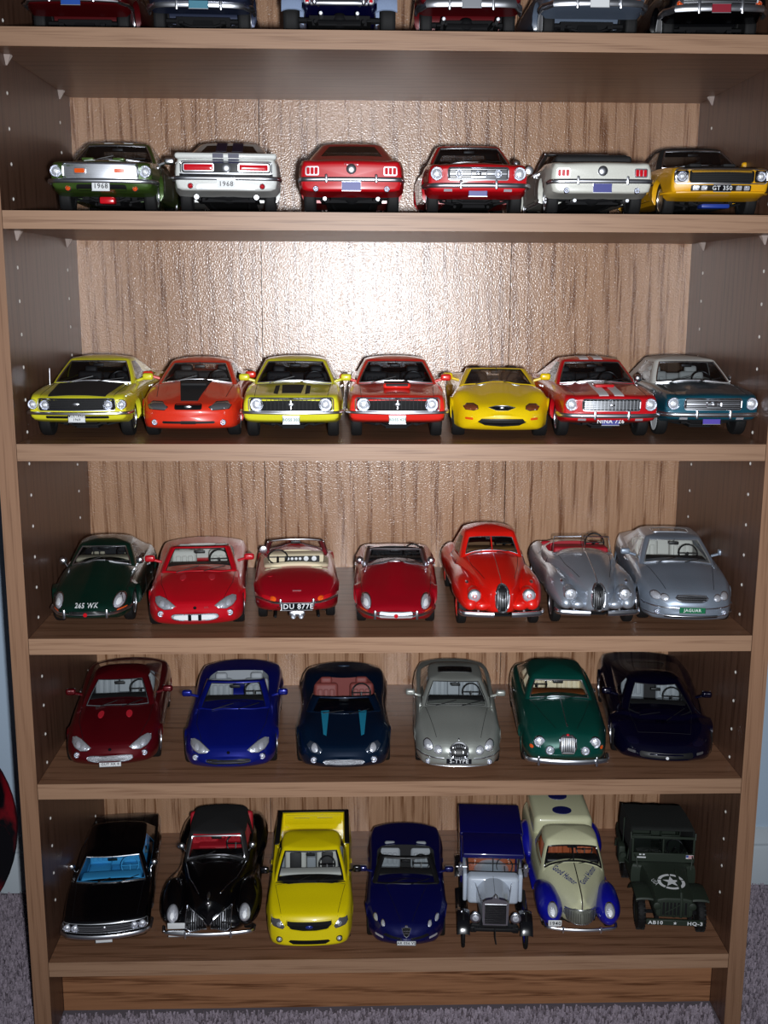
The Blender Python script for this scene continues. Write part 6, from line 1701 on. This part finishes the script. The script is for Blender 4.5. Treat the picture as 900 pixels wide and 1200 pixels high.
    for k in range(5):
        a0 = 2*PI*k/5+PI/2+.05; vs = []
        for j in range(9):
            a = a0+(2*PI/5-.1)*j/8
            for rr_ in (.222, .29): x, y = .03+rr_*math.cos(a)*1.05, .62+rr_*math.sin(a); vs.append((x, y, c.T(x, y)+.006))
        b.add(vs, [(2*j, 2*j+1, 2*j+3, 2*j+2) for j in range(8)])
    c.part('hood_ring', b, WHITE)
    c.text('USA', 't', -.34, .62, .09, WHITE, rot=math.radians(-70), off=.008); c.text('20362', 't', -.36, .40, .05, WHITE, rot=math.radians(-70), off=.008) if False else None
    b = MB(); b.tube([(.14, -.02, .58), (.14, -.05, .90), (.14, .05, 1.12), (.13, .7, 1.30)], .03, 6); b.tube([(-.2, -.04, .70), (.16, -.05, .94)], .012, 4); c.part('shovel', b, OLIVE)
    # windscreen: two panes in a flat frame
    b = MB(); y = 1.5
    zl, zh = 1.06, 1.64
    for (cx, cz, w_, h_) in ((0, zh, 1.44, .06), (0, zl+.11, 1.44, .22), (-.70, 1.36, .05, .54), (.70, 1.36, .05, .54), (0, 1.42, .04, .4)): b.rbox((cx, y+.12*(cz-zl), cz), (w_, .04, h_), .012, 1)
    fr = c.part('windshield_frame', b, OLIVE)
    b = MB(); b.add([(x, y+.12*(z-zl), z) for x, z in ((-.68, 1.3), (.68, 1.3), (.68, 1.6), (-.68, 1.6))], [(0, 1, 2, 3)]); c.part('windshield', b, GLASSD)
    b = MB(); b.box((.60, y-.02, 1.22), (.17, .006, .09)); fl_ = c.part('flag_sticker', b, WHITE, fr)
    b = MB()
    for k in range(3): b.box((.625, y-.025, 1.19+.03*k), (.12, .004, .014))
    c.part('flag_stripes', b, mat('flag_red', s2l(180, 60, 70), .5), fl_); b = MB(); b.box((.545, y-.025, 1.235), (.055, .005, .055)); c.part('flag_canton', b, mat('flag_blue', s2l(70, 90, 160), .5), fl_)
    c.text('ICE\nPATROL', 'f', -.47, 1.21, .05, WHITE, parent=fr, plane=y-.02) if False else c.part('stencil_mark', MB().box((-.50, y-.022, 1.18), (.2, .004, .03)).box((-.53, y-.022, 1.25), (.05, .004, .03)).box((-.45, y-.022, 1.25), (.05, .004, .03)), WHITE, fr)
    st = MB(); cc = Vector((.34, 1.85, 1.25)); rot = Matrix.Rotation(math.radians(50), 3, 'X'); st.tube([cc+rot @ Vector((.19*math.cos(a), .19*math.sin(a), 0)) for a in np.linspace(0, 2*PI, 19)[:-1]], .014, 5, closed=True); st.tube([cc, cc+rot @ Vector((0, 0, -.4))], .02, 5); c.part('steering_wheel', st, BLACK)
    n = len(c.loop); b = MB(); vs = [(x, y_, z-.004) for x, y_, z in c.loop]+[(x, y_, .62) for x, y_, z in c.loop]; b.add(vs, [(i, (i+1) % n, n+(i+1) % n, n+i) for i in range(n)]+[tuple(range(n, 2*n))]); c.part('interior_tub', b, OLIVE)
    # canvas canopy behind the seats
    b = MB(); vs = []
    for y_ in np.linspace(1.62, 3.45, 10):
        k = (y_-1.62)/1.83
        for a in np.linspace(-1, 1, 15): 
            x = .74*math.copysign(min(1, abs(a)*1.35), a); z = 1.80+.05*math.sin(k*PI)-max(0, abs(a)-.72)*3.0-(.012*math.sin(a*30)*math.sin(k*20))
            vs.append((x, y_, z-.22*k))
    b.add(vs, [(i*15+j, i*15+j+1, i*15+j+16, i*15+j+15) for i in range(9) for j in range(14)]); b.box((0, 3.44, 1.2), (1.4, .03, .7)); o = c.part('canvas_top', b, CANVAS)
    md = o.modifiers.new('Solidify', 'SOLIDIFY'); md.thickness = .02*S
    [c.part('canopy_hoop', MB().tube(q_, .02, 5), OLIVE) for sx in (-1, 1) for q_ in ([(sx*.74, 2.6, .95), (sx*.74, 2.6, 1.6)], [(sx*.73, 1.56, 1.6), (sx*.74, 1.60, 1.75)])]
    b = MB(); b.rbox((-.86, 2.15, .95), (.16, .3, .42), .04, 2); c.part('jerry_can', b, OLIVE)
    b = MB(); b.tube([(-.78, 1.55, 1.0), (-.9, 1.5, 1.15)], .014, 5); b.lathe([(.07, 0), (.07, .02), (0, .03)], (-.92, 1.5, 1.2), 'y', 12); c.part('wing_mirror', b, OLIVE)
    return c
c = jeep(); c.place(0.311, .026, Z6, -5.2, k=.9); CARS['jeep'] = c

# ------------------------------------------------------------------ topmost row, only their lower halves show
def fifties(label, P, face=0, rear=False, plate=PLATEW, wide=.90, white=0.0, chrome_h=.12, roofm=None, lens=ORANGE, grille=True, lights=RED, bz=.46):
    L = 4.75
    c = Car('model_car', label, L)
    c.loft([(0, .80*wide/.9), (.4, .86*wide/.9), (1.2, wide), (3.5, wide), (L, .84*wide/.9)], [(0, .92), (L, .92)], [(0, .50), (.3, .44), (1, .34), (3.8, .34), (4.2, .44), (L, .50)],
           [(0, .78), (.2, .90), (1.4, .98), (3, .98), (L, .86)], [(0, .82), (.2, .96), (.8, 1.02), (1.5, 1.06), (3, 1.04), (L, .90)],
           hole=(1.65, 3.3, [(1.6, .6), (2.1, .68), (3.0, .68), (3.3, .58)]), arches=((.95, .40, .34), (3.75, .40, .34)), bow=(.12, .08), rf=.08, rr=.08)
    c.finish(P); c.wheels(.95, 3.75, 1.62, .36, .2, 'steel', white=white)
    c.greenhouse(1.5, 1.95, 3.0, 3.6, .74, .60, 1.50, side=((.05, .36), (.42, .7)), crown=.07, roofm=roofm)
    c.interior(GREY, headrest=False)
    ax = 'r' if rear else 'f'
    c.bumper(bz, chrome_h, ax, guards=(.36,), out=.08, wrap=.3, xw=.82)
    if rear:
        for sx in (-1, 1): o = c.decal('tail_light', ellipse(sx*.68, .74, .07, .10, 16), CHROME, 'r', off=.01); c.decal('lens', ellipse(sx*.68, .74, .05, .08, 16), lights, 'r', off=.02, bulge=.02, parent=o)
        c.pipes(L-.02, (-.45, .45), .26)
    else:
        c.lamp(.66, .84, .10)
        if grille:
            c.decal('grille', rrect(0, .66, .62, .09, .05), BLACK, off=.006); c.trim('grille_surround', [rrect(0, .66, .64, .10, .05)], CHROME, r=.02, off=.012)
            bars(c, 'grille_bars', [[(-.6, z), (.6, z)] for z in (.62, .66, .70)], CHROME, r=.013, off=.02)
        c.lamp(.66, .60, .045, name='parking_light', lens=lens)
    c.plate(ax, 0, bz-.02, .32, .14, plate, y=c.hit(ax, 0, bz)[0].y+(.13 if rear else -.13))
    return c
Z1 = Z[0]
c = fifties('dark red car with low blue plate, leftmost on the topmost shelf', paint('top_red', (84, 6, 12), .2), plate=mat('plate_bright_blue', s2l(30, 80, 170), .4), chrome_h=.05, bz=.52); c.place(-.298, .03, Z1, 0); CARS['t1'] = c
c = fifties('dark slate blue car with heavy chrome bumper and teal plate, on the topmost shelf', paint('top_silver', (44, 52, 76), .4), plate=mat('plate_teal', s2l(70, 130, 150), .4)); c.place(-.181, .014, Z1, 2); CARS['t2'] = c
# navy car with open fat tyres
def hotrod():
    L = 4.2
    c = Car('model_pickup_truck', 'navy blue pale-winged pickup seen from behind with small red tail lights, topmost shelf', L, cat='model truck')
    c.loft([(0, .4), (.4, .55), (1.4, .62), (1.6, .66), (4.2, .66)], .95, .52, [(0, 1.0), (1.4, 1.15), (4.2, 1.1)], [(0, 1.05), (1.4, 1.2), (2.4, 1.2), (4.2, 1.12)], hole=(1.6, 2.4, [(1.5, .5), (2.4, .5)]), bow=(.05, 0), rf=.05, rr=.02, crown=.95)
    c.finish(P_NAVY); c.wheels(.8, 3.3, 1.9, .38, .26, 'steel')
    c.greenhouse(1.45, 1.7, 2.3, 2.5, .60, .5, 1.7, side=((.05, .8),), crown=.1); c.interior(DARK, rear=False, backz=1.3, floor=.6, yseat=2.05)
    pw_ = paint('pale_wing', (150, 168, 200))
    for y0, nm in ((.8, 'front_wing'), (3.3, 'rear_wing')):
        path = [(y0-.48*math.cos(a), .40+.48*math.sin(a), 1) for a in np.linspace(.1, 3.0, 14)]
        [(lambda m_: (c.fender(path, .17, .03, .04, cx=sx*.80, mb=m_, mirror=False), c.part(nm, m_, pw_)))(MB()) for sx in (-1, 1)]
    c.text('TRUCK', 'r', 0, .70, .1, RED, name='tailgate_lettering') if False else c.decal('tailgate_badge', rrect(0, .66, .16, .05, .02), RED, 'r', off=.008)
    b = MB(); b.tube([(-.46, L+.09, .44), (-.3, L+.12, .44), (.3, L+.12, .44), (.46, L+.09, .44)], .035, 8, rz=.045)
    for sx in (-1, 1): b.tube([(sx*.34, L-.1, .44), (sx*.34, L+.1, .44)], .02, 5); b.ell((sx*.40, L+.13, .47), (.045, .04, .08), 10, 8)
    c.part('bumper', b, CHROME)
    for sx in (-1, 1):
        b = MB(); b.lathe([(.055, -.05), (.06, .02), (.05, .03)], (sx*.52, L+.06, .47), 'y', 14); b.tube([(sx*.52, L-.05, .52), (sx*.52, L+.06, .47)], .015, 4); o = c.part('tail_light', b, CHROME); b = MB(); b.lathe([(.05, .02), (0, .045)], (sx*.52, L+.06, .47), 'y', 14); c.part('lens', b, RED, o)
    c.trim('tailgate_strip', [[(-.62, .56), (.62, .56)]], SATIN, 'r', r=.02, close=False)
    c.pipes(L+.02, (-.3, .3), .3)
    return c
c = hotrod(); c.place(-.053, .012, Z1, 0, rear=True); CARS['t3'] = c
c = fifties('red car with ribbed chrome tail seen from behind on the topmost shelf', paint('top_red2', (96, 10, 18), .2), rear=True, chrome_h=.14, bz=.50, plate=mat('plate_silver', (.4, .42, .45), .3, .6)); c.trim('chrome_ribs', [[(-.7, z), (.7, z)] for z in (.60, .66, .72)], CHROME, 'r', r=.022, close=False); c.place(.068, .016, Z1, -1, rear=True); CARS['t4'] = c
c = fifties('grey blue car with chrome bumper and hanging white plate, on the topmost shelf', paint('top_pale', (92, 104, 122)), white=.3, bz=.52, plate=PLATEW); c.place(.185, .016, Z1, 0); CARS['t5'] = c
c = fifties('black car with red plate and chrome bumper, rightmost on the topmost shelf', P_BLK, white=.3, plate=mat('plate_red', s2l(150, 30, 50), .4), bz=.52); c.place(.302, .03, Z1, -3); CARS['t6'] = c
